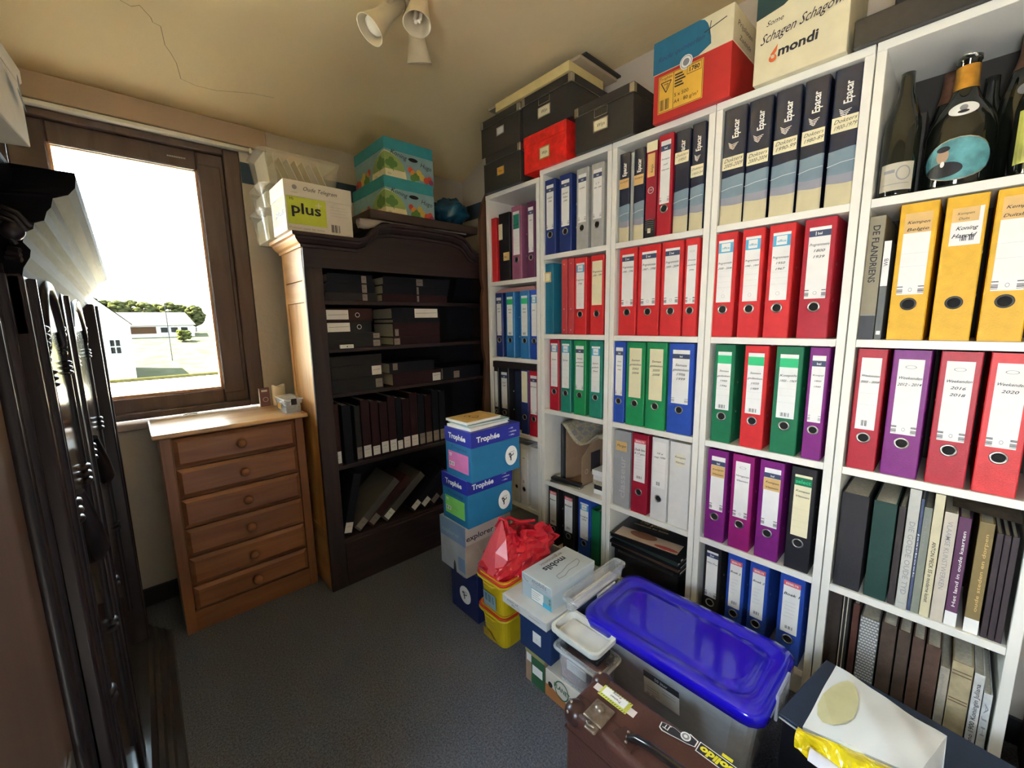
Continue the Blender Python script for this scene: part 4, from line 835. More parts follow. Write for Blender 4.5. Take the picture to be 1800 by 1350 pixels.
def md(fx, fy, ft, w, d, h, lx, ly):
    fx.poly([(0, h*0.62), (w*0.3, h*0.66), (w*0.62, h*0.80), (w, h*0.87), (w, h), (0, h)], DKG); fx.text('Colotech', w*0.25, h*0.78, 0.026, PAPER, w=w*0.6, shear=0.35, rot=0.18)
    fx.line([(w*0.46, h*0.70), (w*0.6, h*0.83), (w*0.75, h*0.90)], 0.006, mat('print_lilac', (0.3, 0.15, 0.2), 0.5))
    fx.text('mondi', w*0.27, h*0.20, 0.026, INK, w=w*0.42, bold=0.03, shear=0.12, rot=0.04); fx.poly([(w*0.19, h*0.24), (w*0.27, h*0.32), (w*0.26, h*0.26), (w*0.22, h*0.22)], MONO); fx.disc(w*0.22, h*0.20, 0.010, MONO); fx.disc(w*0.22, h*0.215, 0.005, LIDW)
    fx.text('Some', w*0.12, h*0.52, 0.014, INK, shear=0.4, rot=0.06); fx.text('Goehen', w*0.55, h*0.64, 0.02, INK, shear=0.5, rot=0.1, w=w*0.4); fx.text('Schagen Schagowz', w*0.06, h*0.36, 0.026, INK, shear=0.5, rot=0.12, w=w*0.9)
carton('paper_box', 'tall cream paper box with mondi print and scribbles on fourth bookcase', -0.025, 0.20, -0.912, -1.142, 1.9615, 2.245, LIDW, None, 0, md)
b = MB(); b.box(-0.02, 0.24, -1.56, -1.152, 1.9615, 2.028, BKB, 0.003); b.box(0.05, 0.24, -1.56, -1.22, 2.028, 2.2, mat('brown_black_board', (0.03, 0.028, 0.022), 0.6), 0.003)
tag(b.build('flat_case'), 'flat black case lying on top of the nearest bookcase', 'case')

# ------------------------------------------------------------------ dark cabinet in the corner
DW = wood('dark_mahogany_stain', (0.012, 0.0055, 0.006), (0.030, 0.013, 0.012), 0.55, 0, 3, 12)
DWV = wood('dark_mahogany_stain_v', (0.013, 0.006, 0.006), (0.031, 0.014, 0.013), 0.55, 2, 3, 12)
PINE = wood('golden_pine_side', (0.52, 0.23, 0.055), (0.74, 0.41, 0.13), 0.45, 2, 2.2, 10)
PINEH = wood('golden_pine_rail', (0.54, 0.26, 0.085), (0.74, 0.43, 0.17), 0.45, 1, 2.2, 6)
t = thing('dark_cabinet', 'dark brown open cabinet with a bonnet top and pale pine side panel', 'cabinet', (0, 0, 0))
CX0, CX1, CY0, CY1 = -0.93, 0.20, 0.49, 0.80
b = MB()
b.box(CX0, CX0+0.016, CY0+0.008, CY0+0.035, 0, 1.59, PINE); b.box(CX0+0.004, CX0+0.016, CY0+0.035, CY1-0.03, 0.30, 1.36, PINE); b.box(CX0, CX0+0.016, CY1-0.03, CY1, 0, 1.59, PINE)
b.box(CX0, CX0+0.016, CY0+0.035, CY1-0.03, 1.362, 1.452, PINEH, 0.001); b.box(CX0, CX0+0.016, CY0+0.035, CY1-0.03, 1.455, 1.59, PINEH, 0.001); b.box(CX0, CX0+0.016, CY0+0.035, CY1-0.03, 0, 0.30, PINEH, 0.001)
b.build('side_panel', t)
b = MB(); b.box(CX1-0.02, CX1, CY0, CY1, 0, 1.59, DWV); b.build('side_panel', t)
for x0, x1 in ((CX0, -0.855), (CX1-0.07, CX1)):
    b = MB(); b.box(x0, x1, CY0-0.002, CY0+0.018, 0, 1.512, DWV, 0.003); b.build('stile', t)
top = [(CX0, 1.60), (-0.70, 1.60), (-0.66, 1.615), (-0.63, 1.65), (-0.60, 1.672), (-0.54, 1.685), (-0.365, 1.69), (-0.19, 1.685), (-0.13, 1.672), (-0.10, 1.65), (-0.07, 1.615), (-0.03, 1.60), (CX1, 1.60)]
b = MB(); b.prism([(CX0, 1.508)]+top+[(CX1, 1.508)], CY0-0.004, CY0+0.018, 'y', DW); b.build('pediment', t)
def molding(b, path, prof, m):
    """profile (outward, up) swept along a path of (x, z) in front of the cabinet"""
    N = len(path); V = []; F = []
    for i, (x, z) in enumerate(path):
        for (o, u) in prof: V.append((x-(o if i == 0 else (-o if i == N-1 else 0)), CY0-0.004-o, z+u))
    K = len(prof)
    for i in range(N-1): F += [(i*K+k, i*K+k+1, (i+1)*K+k+1, (i+1)*K+k) for k in range(K-1)]
    b.mesh(V, F, m)
    return V
CP = [(0, -0.012), (0.010, -0.012), (0.012, -0.002), (0.022, 0.004), (0.034, 0.018), (0.036, 0.026), (0.048, 0.028), (0.048, 0.042), (0, 0.042)]
b = MB(); molding(b, top, CP, DW); b.build('cornice', t)
b = MB()
V = []; F = []; K = len(CP)
for y in (CY0-0.004, CY1):
    for (o, u) in CP: V.append((CX0-o, y-(o if y < CY1 else 0), 1.60+u))
F = [(k, k+1, K+k+1, K+k) for k in range(K-1)]; b.mesh(V, F, PINEH); b.build('side_cornice', t)
b = MB(); b.box(CX0, CX1, CY0, CY1, 1.632, 1.642, DW); b.build('top_board', t)
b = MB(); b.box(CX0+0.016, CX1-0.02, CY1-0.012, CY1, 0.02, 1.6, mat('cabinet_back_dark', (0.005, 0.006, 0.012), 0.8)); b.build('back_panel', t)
SHZ = [1.371, 1.155, 0.947, 0.600, 0.243]
for z in SHZ:
    b = MB(); b.box(CX0+0.0165, CX1-0.0205, CY0+0.0185 if z > 0.25 else CY0, CY1-0.0125, z-0.018, z, DW, 0.002); b.build('shelf', t)
b = MB(); b.box(-0.855, CX1-0.07, CY0-0.002, CY0+0.016, 0.0, 0.224, DW, 0.003); b.build('plinth', t)
# brown shaped board standing between cabinet and bookcases
b = MB(); BRW = wood('reddish_brown_board', (0.06, 0.022, 0.012), (0.11, 0.045, 0.022), 0.45, 2, 3, 10)
b.prism([(-0.040, 0.0), (0.055, 0.0), (0.055, 1.96), (0.02, 1.96), (-0.012, 1.90), (-0.032, 1.82), (-0.034, 1.50), (-0.022, 1.45), (-0.034, 1.40), (-0.036, 1.12), (-0.02, 1.05), (-0.028, 0.9), (-0.040, 0.8)], 0.410, 0.432, 'y', BRW)
tag(b.build('wooden_board'), 'reddish-brown shaped wooden board standing between dark cabinet and white bookcase', 'board')
# ledgers inside the dark cabinet
LED = [mat('ledger_black_blue', (0.005, 0.006, 0.012), 0.7, spec=0.3), mat('ledger_wine', (0.024, 0.006, 0.009), 0.7, spec=0.3), mat('ledger_grey', (0.018, 0.017, 0.018), 0.7, spec=0.3), mat('ledger_brown', (0.040, 0.014, 0.012), 0.7, spec=0.3)]
GL = mat('dim_grey_label', (0.26, 0.22, 0.20), 0.8, var=0.1)
def ledger(label, x0, x1, z0, z1, m, lab=None, full=None, ringx=None, rz=0.0, y=0.515, D=0.23, sub='ledger'):
    t = thing(sub, label, 'ledger' if sub == 'ledger' else 'binder', ((x0+x1)/2, y, z0), rz, 'ledgers lying in the dark cabinet'); a = (x1-x0)/2; h = z1-z0; e = min(0.003, h*0.15)
    b = MB(); b.box(-a, a, 0, D, 0, e, m); b.box(-a, a, 0, D, h-e, h, m); b.box(-a, a, 0, e, e, h-e, m); b.build('cover', t)
    b = MB(); b.box(-a+0.004, a-0.004, e, D-0.004, e, h-e, PAGES); b.build('pages', t)
    if lab:
        b = MB(); f = Face(b, (0, -0.0003, 0), **FY); cx = (x0+x1)/2
        f.rect(lab[0]-cx, lab[1]-cx, max(0.001, lab[2]-z0), min(lab[3]-z0, h), full or GL)
        f.line([(lab[0]-cx+0.006, h*0.5), (lab[1]-cx-0.006, h*0.55)], 0.0012, INK)
        if ringx: f.disc(ringx-cx, h*0.5, 0.011, STEEL); f.disc(ringx-cx, h*0.5, 0.0085, DARK)
        b.build('label', t, recalc=False)
    return t
RN = ['top', 'second', 'third', 'fourth', 'bottom']
def LL(what, pos, r): return '%s, %s, %s cabinet compartment' % (what, pos, RN[r])
b1 = [(1.3715, 1.408), (1.4085, 1.452), (1.4525, 1.492)]
for k in range(3):
    ledger(LL('black ledger with small pale label', ['lowest', 'middle', 'upper'][k]+' of left stack', 0), -0.845+0.008*k, -0.600-0.01*k, *b1[k], LED[0 if k else 2], (-0.674, -0.650, b1[k][0]+0.002, b1[k][1]-0.004))
    ledger(LL('black ledger with narrow label', ['lowest', 'middle', 'upper'][k]+' of right stack', 0), -0.575+0.005*k, -0.20+0.01*k, *b1[k], LED[0 if k else 1], (-0.384, -0.372 if k < 2 else -0.346, b1[k][0]+0.002, b1[k][1]-0.004))
ledger(LL('red-brown binder with a white label', 'uppermost of left stack', 1), -0.852, -0.632, 1.278, 1.336, LED[3], (-0.846, -0.747, 1.287, 1.330), PAPER, -0.705, sub='binder')
ledger(LL('grey binder with white label and finger ring', 'second of left stack', 1), -0.852, -0.640, 1.226, 1.2775, LED[2], (-0.846, -0.744, 1.231, 1.272), PAPER, -0.700, sub='binder')
ledger(LL('grey ledger with a dim label at its end', 'third of left stack', 1), -0.850, -0.598, 1.192, 1.2255, LED[2], (-0.634, -0.602, 1.196, 1.220))
ledger(LL('thick grey ledger with a torn pale label', 'lowest of left stack', 1), -0.850, -0.595, 1.1555, 1.1915, LED[2], (-0.636, -0.601, 1.158, 1.188))
b = MB(); b.box(-0.803, -0.740, 0.496, 0.5075, 1.1552, 1.172, PAPER, 0.001); f = Face(b, (-0.78, 0.496, 1.16), **FY); f.disc(0.01, 0.003, 0.003, INK); f.line([(0.018, 0.003), (0.03, 0.003)], 0.0008, INK)
tag(b.build('price_tag'), 'small white tag standing at the edge of the second cabinet shelf', 'tag')
ledger(LL('black binder with a bright white label', 'on top of the right stack', 1), -0.53, -0.255, 1.287, 1.342, LED[0], (-0.403, -0.264, 1.292, 1.338), PAPER, sub='binder')
ledger(LL('thin black ledger without label', 'second of right stack', 1), -0.525, -0.250, 1.266, 1.2865, LED[0])
ledger(LL('wine red ledger with square label', 'third of right stack', 1), -0.528, -0.255, 1.196, 1.2655, LED[1], (-0.519, -0.499, 1.202, 1.236))
ledger(LL('wine red ledger with a wider square label', 'lowest of right stack', 1), -0.530, -0.255, 1.1555, 1.1955, LED[1], (-0.526, -0.494, 1.158, 1.190))
ledger(LL('dark grey ledger without label', 'on top of left stack', 2), -0.85, -0.60, 1.073, 1.118, LED[2])
ledger(LL('dark grey ledger with a white end label', 'middle of left stack', 2), -0.85, -0.600, 1.010, 1.0725, LED[2], (-0.653, -0.604, 1.018, 1.062), PAPER)
ledger(LL('dark grey ledger with a dim end label', 'lowest of left stack', 2), -0.85, -0.598, 0.9475, 1.0095, LED[2], (-0.637, -0.602, 0.955, 0.998))
ledger(LL('black ledger with small grey label', 'on top of the middle stack', 2), -0.56, -0.30, 1.012, 1.066, LED[0], (-0.542, -0.516, 1.030, 1.064))
ledger(LL('wine red ledger with white label at its end', 'in the middle', 2), -0.545, -0.255, 0.9475, 1.0115, LED[1], (-0.312, -0.261, 0.952, 0.994), PAPER)
ledger(LL('black ledger with a dim square label', 'at the right', 2), -0.245, 0.02, 0.9475, 1.015, LED[0], (-0.173, -0.134, 0.953, 0.991))
xs = [(-0.862, -0.828), (-0.812, -0.772), (-0.755, -0.728), (-0.722, -0.680), (-0.675, -0.634), (-0.629, -0.588), (-0.583, -0.543), (-0.540, -0.509), (-0.505, -0.464), (-0.460, -0.417), (-0.41, -0.375), (-0.370, -0.330), (-0.324, -0.285), (-0.28, -0.24)]
for k, (a, c) in enumerate(xs):
    m = [LED[3], LED[0], LED[2], LED[1], LED[1], LED[1], LED[1], LED[0], LED[1], LED[1], LED[0], LED[1], LED[0], LED[0]][k]
    t = thing('ledger', 'upright %s ledger, %s from left in the fourth cabinet compartment' % ('brown' if m == LED[3] else 'grey' if m == LED[2] else 'black' if m == LED[0] else 'wine red', (ORD+['eleventh', 'twelfth', 'thirteenth', 'fourteenth'])[k]), 'ledger', ((a+c)/2, 0.515, 0.6003), 0, 'upright ledgers in the dark cabinet')
    w = c-a; h = 0.30-0.012*(k % 3); b = MB(); b.box(-w/2, -w/2+0.003, 0, 0.22, 0, h, m); b.box(w/2-0.003, w/2, 0, 0.22, 0, h, m); b.box(-w/2+0.003, w/2-0.003, 0, 0.003, 0, h, m, 0.001); b.build('cover', t)
    b = MB(); b.box(-w/2+0.004, w/2-0.004, 0.004, 0.215, 0.003, h-0.005, PAGES); b.build('pages', t)
    if k not in (1,):
        b = MB(); f = Face(b, (-w/2, -0.0003, 0), **FY); f.rect(w*0.06, w*0.94, 0.014, 0.072 if k not in (4, 7) else 0.06, GL if k in (2, 10, 11, 12, 13) else PAPER); f.line([(w*0.2, 0.05), (w*0.8, 0.052)], 0.001, INK); f.line([(w*0.2, 0.035), (w*0.7, 0.035)], 0.001, GREYINK); b.build('label', t, recalc=False)
# books fallen over on the bottom shelf
for k, (x, an, L_, m, pl) in enumerate([(-0.866, 0.02, 0.30, LED[1], PAPER), (-0.812, 0.24, 0.30, LED[0], PAPER), (-0.800, 0.86, 0.30, mat('ledger_pale_grey', (0.075, 0.07, 0.07), 0.6), GL), (-0.735, 0.88, 0.30, LED[3], GL), (-0.655, 0.90, 0.30, mat('ledger_pale_grey', (0.075, 0.07, 0.07), 0.6), PAPER), (-0.50, 0.45, 0.28, LED[0], PAPER), (-0.438, 0.50, 0.28, LED[0], PAPER), (-0.378, 0.52, 0.28, LED[1], GL), (-0.318, 0.55, 0.28, LED[0], GL)]):
    w = 0.014 if k == 0 else 0.040 if k < 5 else 0.036
    if k > 4: an = 0.90
    zb = 0.2437 + 0.0
    t = thing('ledger', '%s leaning ledger, %s from left on the cabinet bottom shelf' % (['slim wine', 'black', 'pale grey', 'brown', 'pale grey', 'black', 'black', 'wine', 'black'][k], ORD[k]), 'ledger', (x, 0.515, zb), 0, 'ledgers leaning on the cabinet bottom shelf')
    t.rotation_euler = (0, an, 0); b = MB(); b.box(0-w, 0, 0, 0.22, 0, L_, m, 0.001); b.build('cover', t)
    if an > 0.8: t.location.x += 0.03
    b = MB(); f = Face(b, (-w, -0.0003, 0), **FY); f.rect(w*0.05, w*0.95, 0.01, 0.062, pl); f.line([(w*0.2, 0.04), (w*0.8, 0.042)], 0.001, INK); b.build('label', t, recalc=False)

# things on the dark cabinet
WC = mat('white_carton', (0.66, 0.62, 0.54), 0.75, var=0.03); LIME = mat('lime_print', (0.52, 0.60, 0.05), 0.6, var=0.06)
def pl(fx, fy, ft, w, d, h, lx, ly):
    fy.rect(d*0.02, d*0.58, h*0.14, h*0.70, LIME); fy.text('plus', d*0.07, h*0.36, 0.042, INK, w=d*0.43, bold=0.02); fy.text('Hi', d*0.06, h*0.61, 0.012, INK); fy.text('+', d*0.42, h*0.48, 0.035, WC)
    fy.text('Premium paper for home', d*0.03, h*0.05, 0.008, GREYINK, w=d*0.5); fy.bars(d*0.64, d*0.78, h*0.06, h*0.22, INK, 12)
    for k in range(4): fy.rect(d*0.64, d*(0.92-0.04*(k % 2)), h*(0.40+0.06*k), h*(0.41+0.06*k), PALEINK)
    fy.ring(d*0.72, h*0.58, 0.013, 0.0015, PALEINK)
    ly.disc(d*0.15, 0.036, 0.009, GREYINK); ly.text('Oude Telegram', d*0.26, 0.028, 0.016, INK, w=d*0.5, shear=0.35, rot=-0.02); ly.text('navigator', d*0.10, 0.014, 0.005, GREYINK)
    fx.rect(w*0.12, w*0.95, h*0.18, h*0.70, LIME); fx.text('plus', w*0.25, h*0.34, 0.03, INK, w=w*0.6, bold=0.02)
carton('paper_box', 'white paper box with lime green plus print on the dark cabinet', -0.992, -0.722, 0.655, 0.448, 1.6425, 1.838, WC, WC, 0.062, pl)
CLR = plastic('milky_plastic', (0.85, 0.82, 0.72), 0.22, 0.2)
def tote(name, label, x0, x1, y0, y1, z0, z1, taper=0.02, m=CLR, rim=0.006, group=None, r=0.03, lidm=None, lidh=0.012):
    """open plastic tub, y0 > y1"""
    cx, cy = (x0+x1)/2, (y0+y1)/2; a, c, h = (x1-x0)/2, (y0-y1)/2, z1-z0
    t = thing(name, label, 'box', (cx, cy, z0), 0, group)
    def ringp(s_, z, off=0.0):
        A, C_ = a*s_+off, c-(a-a*s_)+off; P = []
        for (sx, sy, a0) in ((1, 1, 0), (-1, 1, PI/2), (-1, -1, PI), (1, -1, 1.5*PI)):
            for k in range(5):
                an = a0+PI/2*k/4; P.append((sx*(A-r)+r*math.cos(an), sy*(C_-r)+r*math.sin(an), z))
        return P
    b = MB(); s0 = 1-taper/a; R0 = ringp(s0, 0.0); R1 = ringp(1-0.006/a, h-0.003); I1 = ringp(1-0.009/a, h-0.003); I0 = ringp(s0-0.003/a, 0.003); n = 20
    RO = ringp(1.0, h-0.003); RT_ = ringp(1.0, h); RI = ringp(1-0.009/a, h); RD = ringp(1.0, h-0.014)
    V = R0+R1+RD+RO+RT_+RI+I1+I0; F = []
    order = [0, 1]; 
    def band(p, q): return [(p*n+k, p*n+(k+1) % n, q*n+(k+1) % n, q*n+k) for k in range(n)]
    F += band(0, 1)+band(1, 3)+band(2, 3)+band(3, 4)+band(4, 5)+band(5, 6)+band(6, 7)
    b.mesh(V, F, m, False); b.face(R0, m); b.face(I0, m); b.build('tub', t, recalc=False)
    return t, a, c, h, ringp
for k in range(3):
    z = (1.6425, 1.7835, 1.8885)[k]
    dz = (0.141, 0.105, 0.145)[k]
    t, a, c, h, _ = tote('plastic_tub', ['milky plastic tub at the bottom of three behind the lime print box', 'milky plastic tub in the middle of three behind the lime print box', 'milky tub of envelopes topmost behind the lime print box'][k], -1.02+0.006*k, -0.652, 0.955, 0.70, z, z+dz-0.004, 0.022, CLR, group='stacked plastic tubs')
    for e in range(9 if k == 2 else 0):
        ev = thing('envelope', 'cream envelope standing in the topmost milky tub, %s from the left' % ORD[e], 'envelope', (-0.965+0.032*e, 0.825, z+0.006), 0, 'envelopes in the topmost tub'); ev.rotation_euler = (0, -0.42 if e > 1 else -0.1, 0)
        b = MB(); b.box(-0.002, 0.002, -0.095, 0.085, 0, 0.125, [CREAM, PAPER, LIDW][e % 3], 0.0008); b.build('paper', ev)
    if k < 2:
        b = MB(); b.box(-a+0.03, a-0.03, -c+0.03, c-0.03, 0.005, h-0.03, CREAM); b.build('paper_stack', t)
BOARD = wood('dark_board_wood', (0.03, 0.018, 0.014), (0.055, 0.03, 0.022), 0.6, 0, 3, 8)
b = MB(); b.box(-0.640, -0.02, 0.452, 0.90, 1.742, 1.781, BOARD, 0.003); tag(b.build('wooden_board'), 'thick dark wooden board under the two turquoise boxes', 'board')
WRAP = plastic('crumpled_clear_film', (0.55, 0.50, 0.47), 0.55, 0.25)
t = thing('wrapped_roll', 'roll wrapped in crumpled clear film under the dark board', 'roll', (0, 0, 0))
b = MB()
def wr(u, v):
    g = min(1, max(0, (u-0.10)/0.10)); x = -0.690+0.60*u; a = 2*PI*v; r = (0.021*(1-g)+0.0035*g)*(1+0.18*math.sin(a*3+u*20)+0.1*math.sin(a*7+u*43)); return (x, 0.470+r*math.cos(a), 1.716+0.0215*g+r*math.sin(a))
b.grid(wr, 26, 14, WRAP); b.build('film', t, recalc=False)
b = MB()
b.box(-0.56, -0.10, 0.512, 0.85, 1.6425, 1.741, mat('dark_parcel', (0.03, 0.025, 0.025), 0.7), 0.004); b.build('parcel', t)
TURQ = mat('turquoise_card', (0.03, 0.30, 0.36), 0.55, var=0.06); PALEB = mat('pale_blue_print', (0.25, 0.42, 0.46), 0.55, var=0.08)
VEG = [mat('veg_red', (0.55, 0.07, 0.04), 0.5), mat('veg_orange', (0.65, 0.28, 0.04), 0.5), mat('veg_yellow', (0.60, 0.45, 0.08), 0.5), mat('veg_green', (0.10, 0.24, 0.05), 0.5), mat('veg_purple', (0.3, 0.04, 0.12), 0.5)]
LG2 = mat('soft_green_print', (0.30, 0.42, 0.12), 0.5)
def vg(fx, fy, ft, w, d, h, lx, ly):
    hb = h*0.70
    for f, W_, s_ in ((fy, d, 1), (fx, w, -1)):
        f.rect(0, W_, 0, hb, PALEB)
        X = lambda q: W_*q if s_ > 0 else W_*(1-q)
        pts = [(X(0.0), 0.001)]+[(X(0.42*math.cos(a)), 0.001+hb*0.93*math.sin(a)) for a in [PI/2*k/10 for k in range(11)]]
        f.poly(pts, CREAM); pts = [(X(0.0), hb*0.28)]+[(X(0.39*math.cos(a)), hb*0.28+hb*0.62*math.sin(a)) for a in [PI/2*k/10 for k in range(11)]]; f.poly(pts, LG2)
        for (p, q) in ((0.06, 0.5), (0.13, 0.62), (0.19, 0.5), (0.13, 0.42)): f.disc(X(p), hb*q, W_*0.055, VEG[3])
        f.line([(X(0.13), hb*0.5), (X(0.16), hb*0.22)], 0.003, VEG[3]); f.text('BANANA' if False else 'bio', X(0.05) if s_ > 0 else X(0.3), hb*0.08, 0.010, GREYINK)
        for k, (p, q, r) in enumerate(((0.50, 0.42, 0.05), (0.56, 0.30, 0.06), (0.62, 0.2, 0.07), (0.68, 0.38, 0.055), (0.74, 0.22, 0.06), (0.55, 0.12, 0.06), (0.83, 0.14, 0.06), (0.90, 0.22, 0.05), (0.93, 0.10, 0.05))): f.disc(X(p), hb*q, W_*r, VEG[[0, 1, 3, 2, 2, 3, 0, 0, 4][k]])
    fy.disc(d*0.56, hb*0.80, 0.026, DARK, r2=0.009)
    fy.text('Koning', d*0.10, hb*0.86, 0.022, INK, w=d*0.32, shear=0.2, rot=-0.2); fy.text('Hugo', d*0.70, hb*0.62, 0.022, INK, w=d*0.24, shear=0.2, rot=-0.15)
carton('fruit_box', 'lower turquoise-lidded fruit box with vegetable print on the dark cabinet', -0.540, -0.270, 0.86, 0.495, 1.7815, 1.958, PALEB, TURQ, 0.052, vg, 'turquoise fruit boxes')
carton('fruit_box', 'upper turquoise-lidded fruit box with vegetable print, near the ceiling', -0.528, -0.262, 0.84, 0.502, 1.9585, 2.133, PALEB, TURQ, 0.052, vg, 'turquoise fruit boxes')
b = MB(); BP = mat('dark_blue_plastic_bag', (0.01, 0.07, 0.13), 0.3, var=0.5, scale=20, bump=0.6, bscale=25)
def bb(u, v):
    th = PI*v; ph = 2*PI*u; r = 1+0.16*math.sin(5*ph+3*th)+0.10*math.sin(9*th+ph*2); return (-0.09+0.10*r*math.sin(th)*math.cos(ph), 0.62+0.10*r*math.sin(th)*math.sin(ph), 1.872+0.072*math.cos(th)*r)
b.grid(bb, 24, 14, BP); o = b.build('plastic_bag', recalc=False); tag(o, 'dark blue plastic bag in the corner beside the turquoise boxes', 'bag')

# ------------------------------------------------------------------ pine chest of drawers
PN = wood('pine_front', (0.21, 0.082, 0.032), (0.31, 0.13, 0.05), 0.42, 0, 2.5, 10); PNV = wood('pine_stile', (0.21, 0.082, 0.032), (0.30, 0.125, 0.05), 0.42, 2, 2.5, 10)
PNT = wood('pine_top', (0.52, 0.28, 0.11), (0.72, 0.46, 0.22), 0.30, 0, 2.2, 9, coat=0.7)
t = thing('chest_of_drawers', 'pine chest of six drawers with round knobs under the window', 'dresser', (0, 0, 0))
DX0, DX1, DY0, DY1 = -1.468, -0.952, 0.63, 0.955
b = MB(); b.box(DX0, DX0+0.035, DY0, DY1, 0, 0.843, PNV, 0.002); b.box(DX1-0.035, DX1, DY0, DY1, 0, 0.843, PNV, 0.002); b.box(DX0+0.035, DX1-0.035, DY0+0.012, DY1, 0.10, 0.843, PNV); b.build('carcass', t)
b = MB(); b.box(DX0+0.03, DX1-0.03, DY0+0.002, DY0+0.018, 0.0, 0.088, PN, 0.002); b.build('plinth', t)
b = MB(); b.box(-1.487, -0.935, 0.600, 0.962, 0.843, 0.862, PNT, 0.006, 2); b.build('top', t)
zt = [0.838, 0.712, 0.586, 0.458, 0.333, 0.205, 0.092]
for k in range(6):
    z1, z0 = zt[k]-0.006, zt[k+1]+0.004; b = MB()
    x0, x1 = DX0+0.040, DX1-0.040; yy = DY0-0.002
    b.box(x0, x1, yy, yy+0.014, z0, z1, PN); e = 0.014
    V = [(x0, yy, z0), (x1, yy, z0), (x1, yy, z1), (x0, yy, z1), (x0+e, yy-0.009, z0+e), (x1-e, yy-0.009, z0+e), (x1-e, yy-0.009, z1-e), (x0+e, yy-0.009, z1-e)]
    b.mesh(V, [(0, 1, 5, 4), (1, 2, 6, 5), (2, 3, 7, 6), (3, 0, 4, 7), (4, 5, 6, 7)], PN); d = b.build('drawer', t)
    b = MB(); b.lathe([(0.0001, 0.030), (0.012, 0.0285), (0.0185, 0.022), (0.017, 0.014), (0.009, 0.009), (0.009, 0.0)], PN, 20, T(-1.206, yy-0.009, (z0+z1)/2) @ RX(PI/2)); b.build('knob', d)
CAN = mat('ivory_wax', (0.86, 0.78, 0.62), 0.5)
t = thing('pillar_candle', 'ivory pillar candle with a wavy rim on the chest of drawers', 'candle', (-0.973, 0.925, 0.8622))
b = MB(); V = []; F = []; n = 28
for r_, z_, wv in ((0.0001, 0, 0), (0.0295, 0, 0), (0.030, 0.004, 0), (0.030, 0.098, 1), (0.0265, 0.099, 1), (0.025, 0.088, 0.5), (0.0001, 0.086, 0)):
    for k in range(n):
        an = 2*PI*k/n; V.append((r_*math.cos(an), r_*math.sin(an), z_+wv*0.006*math.sin(an*2+1)))
for i in range(6): F += [(i*n+k, i*n+(k+1) % n, (i+1)*n+(k+1) % n, (i+1)*n+k) for k in range(n)]
b.mesh(V, F, CAN, True); b.build('wax', t)
b = MB(); b.tube([(0, 0, 0.086), (0.001, 0, 0.094)], 0.001, INK, 6); b.build('wick', t)
t = thing('carton', 'small dark pink and white carton half behind the candle', 'box', (-1.036, 0.938, 0.8622)); b = MB(); b.box(-0.022, 0.022, -0.012, 0.012, 0, 0.092, mat('dusty_plum_card', (0.22, 0.10, 0.13), 0.6), 0.001); f = Face(b, (-0.022, -0.012, 0), **FY); f.ring(0.024, 0.035, 0.012, 0.002, PAPER); f.rect(0.008, 0.034, 0.074, 0.084, PAPER); f2 = Face(b, (-0.022, 0.012, 0), **FX); f2.rect(0, 0.024, 0, 0.092, PAPER); b.build('body', t)
t, a, c, h, rp = tote('plastic_box', 'small clear lidded plastic box with trinkets at the dresser corner', -1.020, -0.942, 0.815, 0.640, 0.8622, 0.920, 0.006, plastic('clear_plastic', (0.85, 0.88, 0.92), 0.30, 0.08), r=0.008)
b = MB(); b.box(-a-0.003, a+0.003, -c-0.003, c+0.003, h+0.0005, h+0.009, plastic('clear_lid', (0.8, 0.85, 0.9), 0.45, 0.1), 0.003); b.build('lid', t)
b = MB(); b.box(-0.012, 0.012, -c-0.006, -c-0.003, h-0.018, h+0.010, BLACK, 0.001); b.build('latch', t)
b = MB(); [b.ell((random.uniform(-0.024, 0.024), random.uniform(-0.07, 0.07), 0.012+random.uniform(0, 0.026)), (0.009, 0.011, 0.007), random.choice([PAPER, STEEL, GREY, PALEB]), 8, 5) for _ in range(40)]
b.box(-a+0.004, -a+0.006, 0.0, 0.05, 0.01, 0.035, ORL); o = b.build('trinkets', t); o['kind'] = 'stuff'

# ------------------------------------------------------------------ carved armoire along the left wall
AD = wood('black_brown_polish', (0.010, 0.006, 0.008), (0.022, 0.013, 0.014), 0.40, 2, 3, 10, spec=0.3)
AP = wood('brown_polished_panel', (0.10, 0.060, 0.045), (0.14, 0.088, 0.066), 0.42, 2, 2, 8)
AC = mat('carved_black_oak', (0.014, 0.010, 0.012), 0.42, var=0.2, spec=0.35)
APG = wood('polished_door_panel', (0.020, 0.012, 0.010), (0.045, 0.025, 0.020), 0.10, 2, 3, 10, coat=1.0)
ACG = mat('glossy_base_black', (0.03, 0.028, 0.03), 0.36, var=0.1, coat=0.4)
arm = thing('armoire', 'dark glossy carved wooden armoire with heavy cornice along the left wall', 'armoire', (-1.60, 0.6, 0))
# local frame: x out of the front face, y towards the window (0 = far end, -1.14 = where the recessed wing begins)
b = MB(); b.box(-0.48, -0.022, -1.14, 0.0, 0.09, 1.44, AD); b.box(-0.48, -0.045, -1.66, -1.14, 0.09, 1.44, AD); b.build('carcass', arm)
CPr = [(-0.022, 1.335), (-0.008, 1.335), (-0.004, 1.352), (0.004, 1.366), (0.006, 1.376), (0.000, 1.386), (0.002, 1.398), (0.012, 1.404), (0.014, 1.412), (0.024, 1.416), (0.028, 1.428), (0.033, 1.434), (0.036, 1.446), (0.052, 1.452), (0.060, 1.462), (0.062, 1.474), (0.062, 1.482), (-0.45, 1.486)]
b = MB(); V = []; K = len(CPr)
for (o, z) in CPr: V.append((o-0.060, -1.66, z))
for (o, z) in CPr: V.append((o-0.060, -1.14+0.045+min(o, 0)*0-0.045, z))
for (o, z) in CPr: V.append((o, -1.14-max(o, -0.02)*0.35, z))
